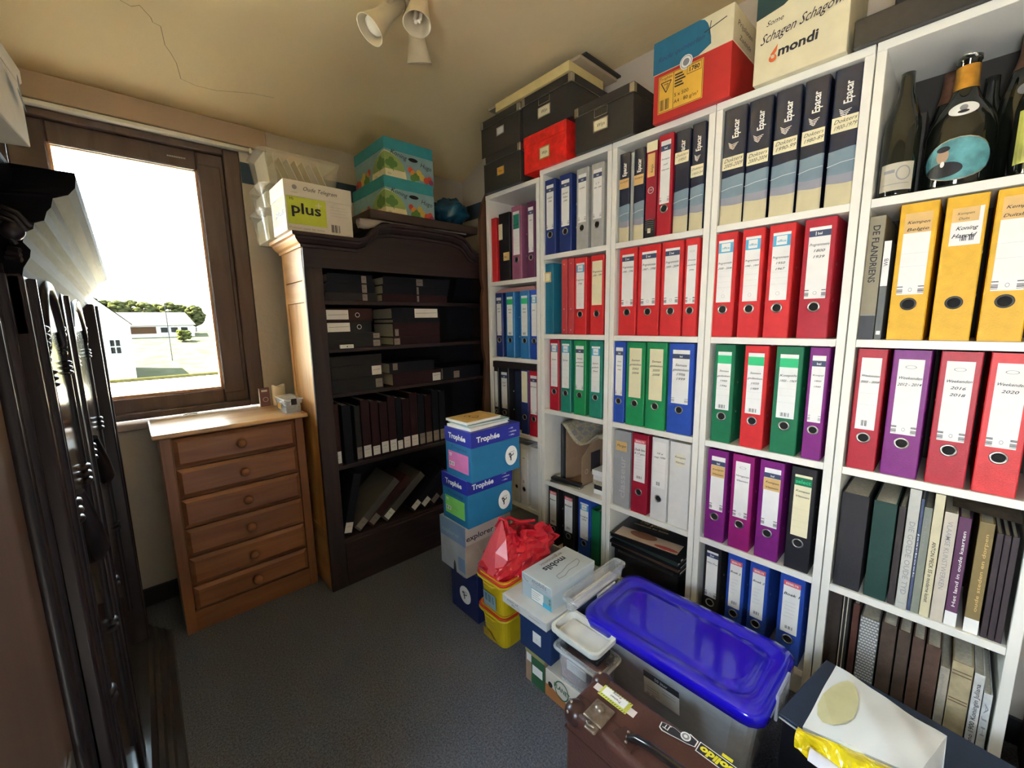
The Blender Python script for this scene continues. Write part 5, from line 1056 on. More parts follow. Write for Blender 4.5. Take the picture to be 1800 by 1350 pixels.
for (o, z) in CPr: V.append((o, 0.0+max(o, -0.02), z-0.028))
ACR = mat('matt_black_cornice', (0.0035, 0.003, 0.0035), 0.8, var=0.2, spec=0.08)
b.mesh(V, [(i*K+k, i*K+k+1, (i+1)*K+k+1, (i+1)*K+k) for i in range(3) for k in range(K-1)], ACR)
b.face(V[:K], ACR); b.face(V[3*K:], ACR); b.build('cornice', arm)
b = MB(); b.box(-0.022, -0.008, -1.14, 0.0, 1.26, 1.345, AD, 0.002); b.build('frieze', arm)
# broken moulding pieces and carved knob at the cornice return
b = MB()
for k in range(5): b.tube([(-0.012-0.003*k, -1.155, 1.428-0.006*k), (0.002-0.003*k, -1.162, 1.420-0.006*k), (0.010-0.004*k, -1.155, 1.405-0.006*k)], 0.0035, AC, 8)
b.ell((-0.006, -1.155, 1.398), (0.012, 0.014, 0.013), AC, 16, 10)
for k in range(3): b.tube([(-0.012-0.002*k, -1.155, 1.375-0.006*k), (-0.002, -1.160, 1.372-0.006*k)], 0.0035, AC, 8)
b.build('carved_scroll', arm)
def stile(y0, y1, x=0.0, z0=0.09, z1=1.345, m=AD):
    b = MB(); b.box(-0.036, x, y0, y1, z0, z1, m, 0.005, 2)
    if y1-y0 > 0.05: b.tube([(x-0.008, (y0+y1)/2, z0+0.05), (x-0.002, (y0+y1)/2, z1-0.005)], 0.010, AC, 10)
    b.build('stile', arm)
stile(-1.14, -1.055, -0.006); stile(-0.72, -0.60, -0.003); stile(-0.085, 0.0, 0.022)
stile(-1.215, -1.14, -0.024); stile(-1.66, -1.60, -0.024)
b = MB(); b.tube([(-0.030, -1.222, 0.12), (-0.030, -1.222, 1.33)], 0.008, AC, 10); b.build('wing_bead', arm)
b = MB(); b.box(-0.046, -0.034, -1.60, -1.225, 0.11, 1.335, AP, 0.003, 2); b.build('wing_panel', arm)
def panel(y0, y1):
    """door panel with pointed-arch moulding, turned columns and carved drops"""
    b = MB(); b.box(-0.018, -0.010, y0, y1, 0.14, 1.34, APG); d = b.build('door_panel', arm)
    yc = (y0+y1)/2-0.03; hw = (y1-y0)/2-0.045
    L_ = [(-0.010, yc-hw, 0.30), (-0.010, yc-hw, 1.20), (-0.008, yc-hw*0.97, 1.24), (-0.008, yc-hw*0.80, 1.285), (-0.008, yc-hw*0.52, 1.325), (-0.008, yc-hw*0.2, 1.343), (-0.008, yc, 1.345)]
    R_ = [(x, 2*yc-y, z) for x, y, z in L_[:-1]][::-1]
    b = MB(); b.tube(L_+R_, [0.007]*2+[0.008, 0.009, 0.010, 0.010, 0.009]+[0.010, 0.010, 0.009, 0.008]+[0.007]*2, AC, 10)
    for s_ in (-1, 1):
        for k in range(5): b.ell((-0.008, yc+s_*hw, 1.268-0.012*k), (0.010-0.001*k, 0.016-0.001*k, 0.007), AC, 12, 6)
        for k in range(3): b.ell((-0.008, yc+s_*hw, 1.20-0.010*k), (0.010, 0.015, 0.005), AC, 12, 6)
        for z in (0.98, 0.965, 0.95, 0.62, 0.605): b.ell((-0.008, yc+s_*hw, z), (0.011, 0.018, 0.008), AC, 12, 6)
    b.build('arch_moulding', d)
    b = MB(); b.tube([(-0.006, yc-hw*0.5, 0.98), (-0.002, yc-hw*0.2, 0.90), (0.0, yc+hw*0.1, 0.84), (-0.004, yc+hw*0.45, 0.80)], [0.008, 0.016, 0.018, 0.007], AC, 10)
    for k in range(4): b.ell((0.0, yc-hw*0.2+0.02*k, 0.90-0.02*k), (0.014, 0.012, 0.016), AC, 10, 6)
    b.build('carved_leaf', d)
panel(-1.055, -0.72); panel(-0.60, -0.085)
b = MB(); OM = [(-0.022, 0.125), (0.020, 0.125), (0.030, 0.115), (0.034, 0.104), (0.046, 0.100), (0.052, 0.088), (0.064, 0.084), (0.070, 0.070), (0.086, 0.066), (0.090, 0.055), (0.090, 0.001), (-0.022, 0.001)]; K = len(OM)
V = [(x-0.03, -1.66, z) for x, z in OM]+[(x, 0.02, z) for x, z in OM]
b.mesh(V, [(k, (k+1) % K, K+(k+1) % K, K+k) for k in range(K)], ACG); b.face(V[:K], ACG); b.face(V[K:], ACG); b.build('base_moulding', arm)
b = MB(); pts = [(-0.028, -1.27, 0.66), (-0.016, -1.272, 0.655), (-0.008, -1.275, 0.63), (-0.016, -1.275, 0.60), (-0.028, -1.275, 0.595)]; b.tube(pts, 0.005, STEEL, 8); b.box(-0.034, -0.030, -1.30, -1.255, 0.56, 0.70, STEEL, 0.001); b.build('handle', arm)
# patterned carton on top of the armoire
t = thing('storage_box', 'white lidded box with dark leaf pattern on top of the carved armoire', 'box', (-1.568, -0.625, 1.4875), -0.09)
PW = mat('box_ivory', (0.60, 0.55, 0.42), 0.7); PG = mat('leaf_grey', (0.12, 0.13, 0.13), 0.6)
b = MB(); b.box(-0.26, -0.002, -0.34, -0.003, 0.0, 0.070, PW, 0.001); f = Face(b, (-0.002, -0.34, 0.0), (0, 1, 0), (0, 0, 1))
rnd = random.Random(4)
for k in range(26):
    a0, b0, an = rnd.uniform(0.02, 0.32), rnd.uniform(0.01, 0.06), rnd.uniform(0, PI); l_, w_ = rnd.uniform(0.010, 0.026), rnd.uniform(0.003, 0.007)
    pts = [(max(0.004, min(0.333, a0+l_*math.cos(q)*math.cos(an)-w_*math.sin(q)*math.sin(an))), max(0.003, min(0.067, b0+l_*math.cos(q)*math.sin(an)+w_*math.sin(q)*math.cos(an)))) for q in [2*PI*i/12 for i in range(12)]]
    f.poly(pts, PG if k % 3 else PALEINK)
b.build('body', t); b = MB(); b.box(-0.262, 0.0, -0.342, 0.0, 0.0705, 0.088, PW, 0.002); b.build('lid', t)
b = MB(); ST = mat('pale_string', (0.55, 0.5, 0.4), 0.8)
for s_ in (0, 0.012): b.tube([(-1.80+s_, 0.966, 2.092), (-1.795+s_, 0.955, 2.05), (-1.79+s_, 0.96, 1.95), (-1.78+s_*1.5, 0.965, 1.75), (-1.77+s_*2, 0.97, 1.5)], 0.0035, ST, 6)
b.ell((-1.795, 0.955, 2.045), (0.014, 0.012, 0.02), ST); tag(b.build('blind_cord'), 'knotted pale cord hanging at the left of the window', 'cord')

# ------------------------------------------------------------------ ceiling spotlights (off)
LW = mat('yellowed_lamp_enamel', (0.62, 0.54, 0.38), 0.45, var=0.04); LI = mat('lamp_inner', (0.30, 0.25, 0.16), 0.5); BULB = mat('frosted_bulb', (0.80, 0.76, 0.68), 0.25)
lamp = thing('ceiling_lamp', 'three-armed ceiling spotlight with unlit bulbs and enamel shades', 'ceiling lamp', (-0.70, -0.03, 2.409))
b = MB(); b.lathe([(0.0001, 0), (0.07, 0), (0.07, -0.012), (0.05, -0.022), (0.0001, -0.024)], LW, 28); b.build('ceiling_plate', lamp)
def spot(pb, d, L_, R1, cfl):
    """shade with its neck at pb (world), pointing along d"""
    p1 = Vector(pb)-Vector((-0.70, -0.03, 2.41)); d = Vector(d).normalized()
    Mq = Matrix.Translation(p1) @ d.to_track_quat('Z', 'Y').to_matrix().to_4x4()
    b = MB(); b.tube([(0.3*p1.x, 0.3*p1.y, -0.02), (p1.x*0.8, p1.y*0.8, -0.035), Mq @ Vector((0, 0, -0.075))], 0.009, LW, 10); b.build('arm', lamp)
    b = MB(); b.lathe([(0.0001, -0.085), (0.026, -0.083), (0.029, -0.075), (0.029, 0.0), (0.0305, 0.004), (0.0305, 0.012), (0.034, L_*0.35), (R1, L_), (R1+0.001, L_+0.002), (R1-0.003, L_+0.001), (0.030, L_*0.4), (0.026, 0.01)], LW, 28, Mq); b.lathe([(0.0001, 0.008), (0.026, 0.010)], LI, 20, Mq); sh = b.build('shade', lamp)
    b = MB()
    if cfl:
        for s_ in (-1, 1): b.tube([Mq @ Vector((s_*0.009, 0, 0.0)), Mq @ Vector((s_*0.009, 0, L_*0.82)), Mq @ Vector((s_*0.005, 0, L_*0.9))], 0.0065, BULB, 10)
    else: b.lathe([(0.0001, L_*0.93), (0.016, L_*0.91), (0.032, L_*0.80), (0.034, L_*0.68), (0.022, L_*0.3), (0.016, 0.01)], BULB, 24, Mq)
    b.build('bulb', sh)
spot((-0.706, 0.077, 2.350), (-0.60, 0.08, -0.70), 0.092, 0.052, False)
spot((-0.640, -0.040, 2.360), (-0.24, -0.20, -0.85), 0.095, 0.047, True)
spot((-0.575, 0.092, 2.345), (0.28, 0.30, -0.9), 0.085, 0.047, True)

# ------------------------------------------------------------------ things on the floor before the bookcases
TRO = mat('trophee_royal_blue', (0.012, 0.02, 0.30), 0.45); CYB = mat('trophee_petrol_blue', (0.01, 0.16, 0.34), 0.5, var=0.05); PK = mat('pink_label', (0.70, 0.18, 0.45), 0.6); GN = mat('light_green_label', (0.20, 0.62, 0.12), 0.6)
def logo_disc(f, a, c, r, r2=None):
    f.disc(a, c, r, PAPER, r2); q = (r2 or r)
    f.line([(a-r*0.45, c+q*0.32), (a+r*0.5, c+q*0.40)], 0.0022, GREYINK); f.line([(a-r*0.45, c+q*0.2), (a-r*0.1, c+q*0.2), (a-r*0.1, c-q*0.5)], 0.006, INK); f.line([(a-r*0.1, c-q*0.02), (a+r*0.3, c+q*0.05), (a+r*0.3, c+q*0.22)], 0.004, INK); f.line([(a-r*0.45, c+q*0.25), (a-r*0.2, c-q*0.2)], 0.004, INK)
def tro(lab):
    def d_(fx, fy, ft, w, d, h, lx, ly):
        fx.rect(w*0.10, w*0.86, h*0.14, h*0.52, lab); fx.text('T7', w*0.14, h*0.41, 0.012, PAPER, bold=0.04); fx.rect(w*0.13, w*0.33, h*0.22, h*0.30, PAPER); fx.bars(w*0.14, w*0.32, h*0.23, h*0.29, INK, 8)
        for k in range(3): fx.rect(w*0.4, w*(0.8-0.07*k), h*(0.42-0.06*k), h*(0.425-0.06*k), GREYINK)
        fx.text('Trophée', w*0.22, h*0.585, 0.014, INKB, w=w*0.6, shear=0.2)
        logo_disc(fy, d*0.80, h*0.33, 0.034, 0.042)
        lx.text('Trophée', w*0.16, 0.020, 0.022, PAPER, w=w*0.64, bold=0.035); ly.text('Trophée', d*0.10, 0.020, 0.022, PAPER, w=d*0.46, bold=0.035)
        for k, s_ in enumerate(('—100', '—multiuse', '—office')): ly.text(s_, d*0.75, 0.042-0.014*k, 0.007, PAPER, bold=0.02)
    return d_
carton('paper_box', 'blue Trophée paper box with pink label, top of the stack', -0.594, -0.335, -0.012, -0.192, 0.6435, 0.846, CYB, TRO, 0.062, tro(PK), 'paper boxes stacked by the dark cabinet')
carton('paper_box', 'blue Trophée paper box with green label, second in the stack', -0.594, -0.350, 0.026, -0.156, 0.4395, 0.643, CYB, TRO, 0.062, tro(GN), 'paper boxes stacked by the dark cabinet')
EXB = mat('explorer_grey_blue', (0.16, 0.26, 0.42), 0.55, var=0.1, scale=8); EXS = mat('explorer_snow', (0.36, 0.40, 0.44), 0.6, var=0.18, scale=10); EXL = mat('explorer_lilac_lid', (0.42, 0.36, 0.33), 0.6); EXT = mat('explorer_tan', (0.36, 0.29, 0.24), 0.65, var=0.2, scale=9)
def ex(fx, fy, ft, w, d, h, lx, ly):
    fx.rect(0, w, h*0.62, h, EXB); fx.text('explorer', w*0.08, h*0.72, 0.022, PALEB, w=w*0.68, bold=0.01); fx.poly([(w*0.5, 0.001), (w*0.62, 0.001), (w*0.60, h*0.16), (w*0.56, h*0.24), (w*0.52, h*0.16)], INK); fx.rect(w*0.70, w*0.95, h*0.08, h*0.36, EXB); fx.text('superior', w*0.06, h*0.42, 0.009, GREYINK)
    fy.rect(0, d, h*0.64, h, EXL); fy.text('explorer', d*0.02, h*0.72, 0.024, INK, w=d*0.58, bold=0.02); fy.text('paper', d*0.5, h*0.67, 0.006, GREYINK)
    for k in range(4): fy.line([(d*(0.25+0.15*k), h*0.55), (d*(0.35+0.14*k), h*0.3), (d*(0.3+0.15*k), h*0.08)], 0.0016, EXL)
carton('paper_box', 'grey-blue and tan explorer paper box, third in the stack', -0.600, -0.350, 0.050, -0.137, 0.2185, 0.439, EXS, None, 0, lambda fx, fy, ft, w, d, h, lx, ly: (fy.rect(0, d, 0, h, EXT), ex(fx, fy, ft, w, d, h, lx, ly)), 'paper boxes stacked by the dark cabinet')
def bt(fx, fy, ft, w, d, h, lx, ly): logo_disc(fx, w*0.52, h*0.42, 0.040); fx.line([(w*0.1, h*0.82), (w*0.55, h*0.80)], 0.0015, PALEINK)
carton('paper_box', 'navy paper box with a round white logo, bottom of the stack', -0.562, -0.330, 0.035, -0.160, 0.0005, 0.218, mat('deep_navy_carton', (0.008, 0.016, 0.085), 0.5), None, 0, bt, 'paper boxes stacked by the dark cabinet')
OCH = mat('ochre_print_cover', (0.62, 0.42, 0.14), 0.5, var=0.15, scale=30)
def cvd(b, a, c, h):
    f = Face(b, (-a, c, h+0.0004), (0, -1, 0), (1, 0, 0)); f.rect(0.004, 2*c-0.004, 0.004, 2*a-0.004, OCH)
    for p, q, r in ((0.5, 0.5, 0.022), (0.35, 0.4, 0.014), (0.65, 0.45, 0.013)): f.ring(2*c*p, 2*a*q, r, 0.004, mat('brown_cover_print', (0.18, 0.08, 0.03), 0.6))
flatbook('book', 'pale book at the bottom of the three on the Trophée boxes', 'book', -0.585, -0.375, -0.020, -0.168, 0.8465, 0.858, PAPER, 'books on the stacked paper boxes', 0.06, pages=PAPER)
flatbook('book', 'thin pale book in the middle of the three on the Trophée boxes', 'book', -0.575, -0.365, -0.012, -0.160, 0.8585, 0.866, PALEB, 'books on the stacked paper boxes', -0.05, pages=PAPER)
flatbook('book', 'book with ochre printed cover topmost on the Trophée boxes', 'book', -0.580, -0.395, -0.005, -0.143, 0.8665, 0.876, PAPER, 'books on the stacked paper boxes', 0.04, cvd, PAPER)

# yellow tubs with red rims
YT = mat('yellow_tub_plastic', (0.58, 0.42, 0.01), 0.35, var=0.05); RR = mat('red_rim_plastic', (0.55, 0.03, 0.015), 0.35)
def tub(label, x0, x1, y0, y1, z0, z1, lab):
    t, a, c, h, rp = tote('plastic_tub', label, x0, x1, y0, y1, z0, z1, 0.012, YT, r=0.028, group='yellow tubs with red rims')
    b = MB()
    for (o, zz, m, r_) in ((0.003, h-0.020, YT, 0.006), (0.003, h-0.008, RR, 0.0045), (-0.006, h-0.001, RR, 0.0035)): b.tube(rp(1.0, zz, o), r_, m, 8, closed=True)
    b.build('rim', t)
    b = MB(); f = Face(b, (-a+0.002, c-0.03, h*0.02), (0.0, -1, 0), (-0.06, 0, 1))
    if lab: f.rect(0.012, 0.085, 0.012, 0.075, PALEB); f.bars(0.02, 0.075, 0.035, 0.068, INK, 12); f.text('stuks', 0.03, 0.018, 0.009, RR)
    else: f.rect(0.010, 0.07, 0.072, 0.0745, GREYINK); f.poly([(0.0, 0.01), (0.07, 0.01), (0.05, 0.04), (0.0, 0.05)], mat('tub_dark_yellow', (0.42, 0.28, 0.02), 0.5))  # darker yellow quad low on the tub side
    b.build('label', t, recalc=False)
    b = MB(); b.tube([(-a-0.004, -0.045, h-0.022), (-a-0.010, -0.03, h-0.03), (-a-0.010, 0.02, h-0.03), (-a-0.004, 0.035, h-0.022)], 0.004, YT, 8); b.build('grip', t)
    return t, a, c, h
tub('yellow plastic tub with red rim standing on the carpet', -0.585, -0.435, -0.195, -0.352, 0.0005, 0.148, False)
tub('yellow plastic tub holding the red bag, barcode label, on another tub', -0.597, -0.440, -0.205, -0.365, 0.1535, 0.300, True)
# crumpled red bag
RB = plastic('red_film', (0.62, 0.012, 0.03), 0.88, 0.28); RBD = plastic('red_print_film', (0.75, 0.10, 0.13), 0.9, 0.25)
t = thing('plastic_bag', 'crumpled red plastic bag stuffed into the upper yellow tub', 'bag', (0, 0, 0))
b = MB()
ring0 = [(-0.575, -0.235, 0.235), (-0.560, -0.330, 0.235), (-0.50, -0.345, 0.235), (-0.46, -0.33, 0.235), (-0.46, -0.26, 0.235), (-0.48, -0.225, 0.235), (-0.53, -0.22, 0.235)]
ring1 = [(-0.600, -0.215, 0.312), (-0.588, -0.335, 0.312), (-0.49, -0.372, 0.312), (-0.36, -0.375, 0.312), (-0.29, -0.31, 0.312), (-0.40, -0.23, 0.310), (-0.51, -0.205, 0.305)]
ring2 = [(-0.540, -0.235, 0.40), (-0.525, -0.310, 0.375), (-0.450, -0.340, 0.395), (-0.33, -0.355, 0.370), (-0.22, -0.31, 0.335), (-0.34, -0.24, 0.39), (-0.47, -0.215, 0.40)]
ring3 = [(-0.518, -0.265, 0.500), (-0.500, -0.285, 0.475), (-0.455, -0.315, 0.425), (-0.36, -0.32, 0.445), (-0.28, -0.30, 0.40), (-0.37, -0.26, 0.43), (-0.48, -0.235, 0.470)]
rings = [ring0, ring1, ring2, ring3]; sub = 6
def bagp(u, v):
    n = 7; p = u*n; i = int(p) % n; fr = p-int(p); q = min(v*3, 2.999); j = int(q); g = q-j
    def at(jj): A, B = Vector(rings[jj][i]), Vector(rings[jj][(i+1) % n]); return A.lerp(B, fr)
    P = at(j).lerp(at(j+1), g)
    k = 0.008*(0.3+v)*(math.sin(u*61+v*17)+0.6*math.sin(u*37-v*31)+0.5*math.sin(v*53+u*23)); cen = Vector((-0.45, -0.28, P.z)); d = (P-cen).normalized()
    return P+d*k+Vector((0, 0, 0.010*v*math.sin(u*44)))
b.grid(bagp, 56, 22, RB, False); o = b.build('bag_body', t, recalc=False)
b = MB()
hp = [Vector(p) for p in ((-0.600, -0.215, 0.305), (-0.588, -0.305, 0.300), (-0.540, -0.330, 0.360), (-0.520, -0.300, 0.430), (-0.518, -0.275, 0.505), (-0.545, -0.235, 0.42))]
cpt = sum(hp, Vector())/6+Vector((-0.014, -0.01, 0)); [b.face([hp[i], hp[(i+1) % 6], cpt], RBD) for i in range(6)]
b.tube([(-0.518, -0.270, 0.505), (-0.510, -0.285, 0.50), (-0.50, -0.29, 0.455), (-0.47, -0.30, 0.44)], 0.008, RB, 6)
b.tube([(-0.518, -0.262, 0.50), (-0.49, -0.25, 0.482), (-0.455, -0.25, 0.478), (-0.42, -0.27, 0.455), (-0.36, -0.30, 0.450)], 0.007, RB, 6)
b.build('handle', t, recalc=False)

# navy archive box on a green one, further boxes
NB = mat('navy_archive_card', (0.012, 0.035, 0.12), 0.55)
def nb(fx, fy, ft, w, d, h, lx, ly): fx.rect(w*0.42, w*0.68, h*0.36, h*0.70, PAPER); fx.text('1', w*0.53, h*0.47, 0.010, PALEINK)
carton('archive_box', 'navy blue archive box with small white label under the flat white box', -0.604, -0.30, -0.456, -0.606, 0.1265, 0.250, NB, NB, 0.020, nb)
OLV = mat('olive_lid', (0.30, 0.30, 0.10), 0.6); GC = mat('dark_green_carton', (0.03, 0.12, 0.05), 0.6)
def gb(fx, fy, ft, w, d, h, lx, ly):
    fx.rect(0, w*0.30, 0, h*0.86, CARD); fx.rect(w*0.05, w*0.30, h*0.62, h*0.86, PAPER); fx.rect(w*0.30, w, 0, h*0.86, GC); fx.rect(w*0.36, w*0.88, h*0.34, h*0.60, PAPER)
carton('archive_box', 'green and cardboard archive box with olive lid on the carpet', -0.600, -0.32, -0.480, -0.572, 0.0005, 0.126, CARD, OLV, 0.014, gb)
def pln(fx, fy, ft, w, d, h, lx, ly):
    fx.poly([(0, 0.001), (0, h*0.45), (w*0.10, h*0.48), (w*0.5, h*0.24), (w, h*0.14), (w, 0.001)], mat('orange_brown_print', (0.45, 0.18, 0.06), 0.6)); fx.disc(w*0.10, h*0.52, 0.010, DARK); fx.ring(w*0.32, h*0.62, 0.030, 0.004, GC, r2=0.034); fx.text('PLANET', w*0.32, h*0.58, 0.016, GC, align='c', bold=0.03, w=w*0.3, rot=-0.1)
carton('produce_box', 'white and orange carton printed PLANET beside the green archive box', -0.600, -0.492, -0.574, -0.80, 0.0005, 0.102, WC, None, 0, pln)
FL = mat('flat_white_carton', (0.60, 0.62, 0.62), 0.6)
def fb(fx, fy, ft, w, d, h, lx, ly):
    fx.text('paper a4', w*0.12, h*0.62, 0.006, INK, w=w*0.25); fx.text('300 g', w*0.22, h*0.30, 0.006, INK); fx.rect(w*0.62, w*0.85, h*0.5, h*0.56, GREYINK); fx.ring(w*0.38, h*0.35, 0.006, 0.001, GREYINK)
carton('flat_box', 'flat white carton sticking out under the light blue shoe box', -0.612, -0.30, -0.372, -0.594, 0.2505, 0.283, FL, None, 0, fb)
SB = mat('shoe_box_pale_blue', (0.42, 0.52, 0.58), 0.55, var=0.03); SBT = mat('shoe_box_top', (0.50, 0.57, 0.60), 0.5, var=0.03)
def sb(fx, fy, ft, w, d, h, lx, ly):
    fx.rect(0, w, h*0.0, h*0.66, SB); fx.rect(w*0.30, w*0.98, h*0.02, h*0.56, PALEB); fx.rect(w*0.32, w*0.72, h*0.05, h*0.52, PAPER); fx.rect(w*0.70, w*0.97, h*0.02, h*0.20, mat('cyan_print', (0.05, 0.40, 0.60), 0.5)); fx.bars(w*0.90, w*0.95, h*0.24, h*0.52, INK, 8, True)
    for k in range(4): fx.rect(w*0.35, w*(0.62-0.05*(k % 2)), h*(0.42-0.09*k), h*(0.44-0.09*k), GREYINK)
    lx.text('mobils', w*0.36, 0.012, 0.017, GREYINK, w=w*0.48, bold=0.02); lx.text('ergonomic', w*0.38, 0.004, 0.007, GREYINK, w=w*0.5); lx.line([(w*0.05, 0.020), (w*0.14, 0.008), (w*0.24, 0.006)], 0.0015, INK)
    g = Face(ft.mb, (d/2, w/2, h), (-1, 0, 0), (0, -1, 0))
    g.text('mobils', d*0.26, w*0.28, 0.028, INK, w=d*0.48, bold=0.03); g.text('ergonomic', d*0.20, w*0.12, 0.016, mat('taupe_print', (0.30, 0.22, 0.18), 0.6), w=d*0.5, bold=0.02)
    P = [(d*0.16, w*0.62), (d*0.18, w*0.74), (d*0.30, w*0.82), (d*0.48, w*0.80), (d*0.62, w*0.88), (d*0.74, w*0.86), (d*0.72, w*0.74), (d*0.58, w*0.72), (d*0.40, w*0.64), (d*0.16, w*0.62)]
    g.line(P, 0.003, GREYINK)
carton('shoe_box', 'light blue mobils shoe box with a shoe drawing on the flat white carton', -0.560, -0.316, -0.426, -0.570, 0.2835, 0.371, SB, SBT, 0.030, sb)
# clear boxes
PKC = mat('pink_fabric_content', (0.45, 0.28, 0.26), 0.8, var=0.15, scale=12)
t, a, c, h, rp = tote('plastic_box', 'clear plastic box with pink contents standing on the PLANET carton', -0.603, -0.492, -0.617, -0.80, 0.1025, 0.222, 0.012, plastic('clear_tub_plastic', (0.72, 0.74, 0.76), 0.32, 0.12), r=0.02)
b = MB(); b.box(-a+0.014, a-0.02, -c+0.016, c-0.016, 0.005, h-0.035, PKC, 0.01, 2); o = b.build('pink_contents', t)
b = MB(); b.tube(rp(1.0, h-0.006, 0.003), 0.005, plastic('clear_rim', (0.75, 0.77, 0.8), 0.5, 0.1), 8, closed=True); b.box(-a-0.008, -a-0.003, -0.045, 0.03, h-0.045, h-0.012, plastic('clear_rim', (0.75, 0.77, 0.8), 0.5), 0.002); b.build('clip_rim', t)
b = MB(); b.box(-0.582, -0.508, -0.775, -0.645, 0.2235, 0.242, BLACK, 0.006, 2); tag(b.build('album'), 'black album squeezed on top of the pink box under the white tray', 'album')
WT = mat('white_tray_plastic', (0.70, 0.72, 0.68), 0.3)
t, a, c, h, rp = tote('tray', 'white plastic tray lid tilted on top of the clear pink box', -0.605, -0.484, -0.598, -0.785, 0.2515, 0.280, 0.010, WT, r=0.022)
b = MB(); b.box(-a+0.018, a-0.018, -c+0.02, c-0.02, 0.004, 0.010, WT, 0.002); b.build('raised_panel', t)
t, a, c, h, rp = tote('plastic_box', 'empty clear plastic box beside the shoe box behind the white tray', -0.520, -0.190, -0.575, -0.630, 0.2840, 0.335, 0.010, plastic('clear_tub_plastic', (0.72, 0.74, 0.76), 0.32), r=0.015)
b = MB(); b.box(-a+0.04, a-0.05, -c+0.011, c-0.011, 0.004, 0.018, PAPER, 0.002); b.build('paper_stack', t)
# large tote with the blue lid
LIDB = mat('cobalt_lid_plastic', (0.010, 0.004, 0.50), 0.16, var=0.02, coat=0.6)
TUBP = plastic('frosted_tub_plastic', (0.86, 0.90, 0.95), 0.40, 0.25)
t, a, c, h, rp = tote('storage_tote', 'large frosted storage tote with a cobalt blue lid beside the suitcase', -0.478, -0.190, -0.655, -1.175, 0.0305, 0.292, 0.035, TUBP, r=0.05)
t.location.z = 0.0008; t.scale = (1, 1, 1)
hh = 0.292
b = MB(); rp2 = rp
def lidring(off, z): return [(x, y, z) for x, y, _ in rp(1.0, 0, off)]
V = []; rr_ = [(0.016, 0.262), (0.018, 0.262), (0.018, 0.286), (0.012, 0.296), (-0.004, 0.298), (-0.022, 0.297), (-0.028, 0.290), (-0.036, 0.289), (-0.044, 0.293), (-0.060, 0.294)]
for off, z in rr_: V += lidring(off, z)
n = 20; F = []
for p in range(len(rr_)-1): F += [(p*n+k, p*n+(k+1) % n, (p+1)*n+(k+1) % n, (p+1)*n+k) for k in range(n)]
b.mesh(V, F, LIDB, True); b.face(V[-n:], LIDB); lid = b.build('lid', t)
for s_ in (-1, 1): b = MB(); b.box(-0.055, 0.055, s_*(c+0.019)-0.004, s_*(c+0.019)+0.004, 0.225, 0.300, TUBP, 0.003, 2); b.build('clip_handle', t)
b = MB(); f = Face(b, (-a-0.0005, 0.02, 0.145), (0, -1, 0), (-0.13, 0, 1)); f.rect(-0.02, 0.09, 0, 0.085, PAPER); f.rect(-0.02, 0.09, 0.062, 0.085, INK); f.text('50 liter', 0.035, 0.068, 0.010, PAPER, align='c')
for k in range(5): f.rect(-0.01 if k < 3 else 0.04, 0.03 if k < 3 else 0.08, 0.012+0.010*k, 0.0135+0.010*k, GREYINK)
f.bars(-0.012, 0.02, 0.005, 0.010, INK, 9); b.build('label', t, recalc=False)
TT = (t.location.x, t.location.y)
t2 = thing('tin_box', 'pale long box printed Quality Street inside the blue-lidded tote', 'box', (TT[0]-0.033, TT[1]-0.10, 0.01)); b = MB(); QS = mat('pale_lilac_tin', (0.60, 0.60, 0.62), 0.5)
b.box(-0.045, 0.045, -0.115, 0.13, 0, 0.215, QS, 0.02, 3); f = Face(b, (-0.0452, 0.11, 0.12), **FX); f.rect(0.0, 0.16, 0, 0.055, mat('tin_label_lilac', (0.55, 0.53, 0.58), 0.5)); f.text('Quality Street', 0.005, 0.018, 0.022, mat('tin_ink', (0.08, 0.08, 0.14), 0.5), w=0.15, bold=0.02); b.build('body', t2)
t3 = thing('gift_bag', 'pinkish purple parcel seen through the side of the tote', 'bag', (TT[0]-0.045, TT[1]+0.14, 0.01)); b = MB(); b.box(-0.045, 0.04, -0.10, 0.08, 0, 0.215, mat('pink_purple_wrap', (0.62, 0.26, 0.48), 0.5, var=0.35, scale=18), 0.012, 2)
f = Face(b, (-0.0452, 0.0, 0.06), **FX); f.rect(-0.05, 0.08, 0.02, 0.05, mat('pink_label_pale', (0.6, 0.45, 0.5), 0.5)); b.build('wrapping', t3)

# suitcase standing upright, handle side up
SU = mat('brown_vulcan_fibre', (0.075, 0.028, 0.020), 0.42, var=0.12, scale=12, bump=0.15, bscale=120); SUC = mat('dark_leather_corner', (0.045, 0.018, 0.014), 0.3); OLDM = mat('worn_nickel', (0.30, 0.25, 0.20), 0.42, 0.85, var=0.3, scale=60)
SX0, SX1, SY0, SY1, SZ = -0.824, -0.672, -0.850, -1.41, 0.33
t = thing('suitcase', 'old brown fibre suitcase standing upright with stickers, lock and handle', 'suitcase', ((SX0+SX1)/2, (SY0+SY1)/2, 0)); a, c = (SX1-SX0)/2, (SY0-SY1)/2
b = MB(); b.box(-a, a, -c, c, 0.0005, SZ, SU, 0.014, 3); b.build('shell', t)
b = MB(); b.box(-a-0.0015, -a+0.006, -c, c, SZ-0.060, SZ-0.056, SUC); b.tube([(-a*0.35, c-0.01, SZ), (-a*0.35, -c+0.01, SZ)], 0.0025, SUC, 6); b.build('seam', t)
for sx in (-1, 1):
    for sy in (1,):
        b = MB(); b.ell((sx*(a-0.020), sy*(c-0.020), SZ-0.020), (0.030, 0.030, 0.028), SUC, 16, 10)
        for dx, dy, dz in ((0.004, 0.012, 0.024), (-0.006, 0.024, 0.012), (0.022, 0.008, 0.012)): b.ell((sx*(a-0.020+dx), sy*(c-0.020+dy), SZ-0.020+dz), (0.005, 0.005, 0.005), OLDM, 8, 6)
        b.build('corner_cap', t)
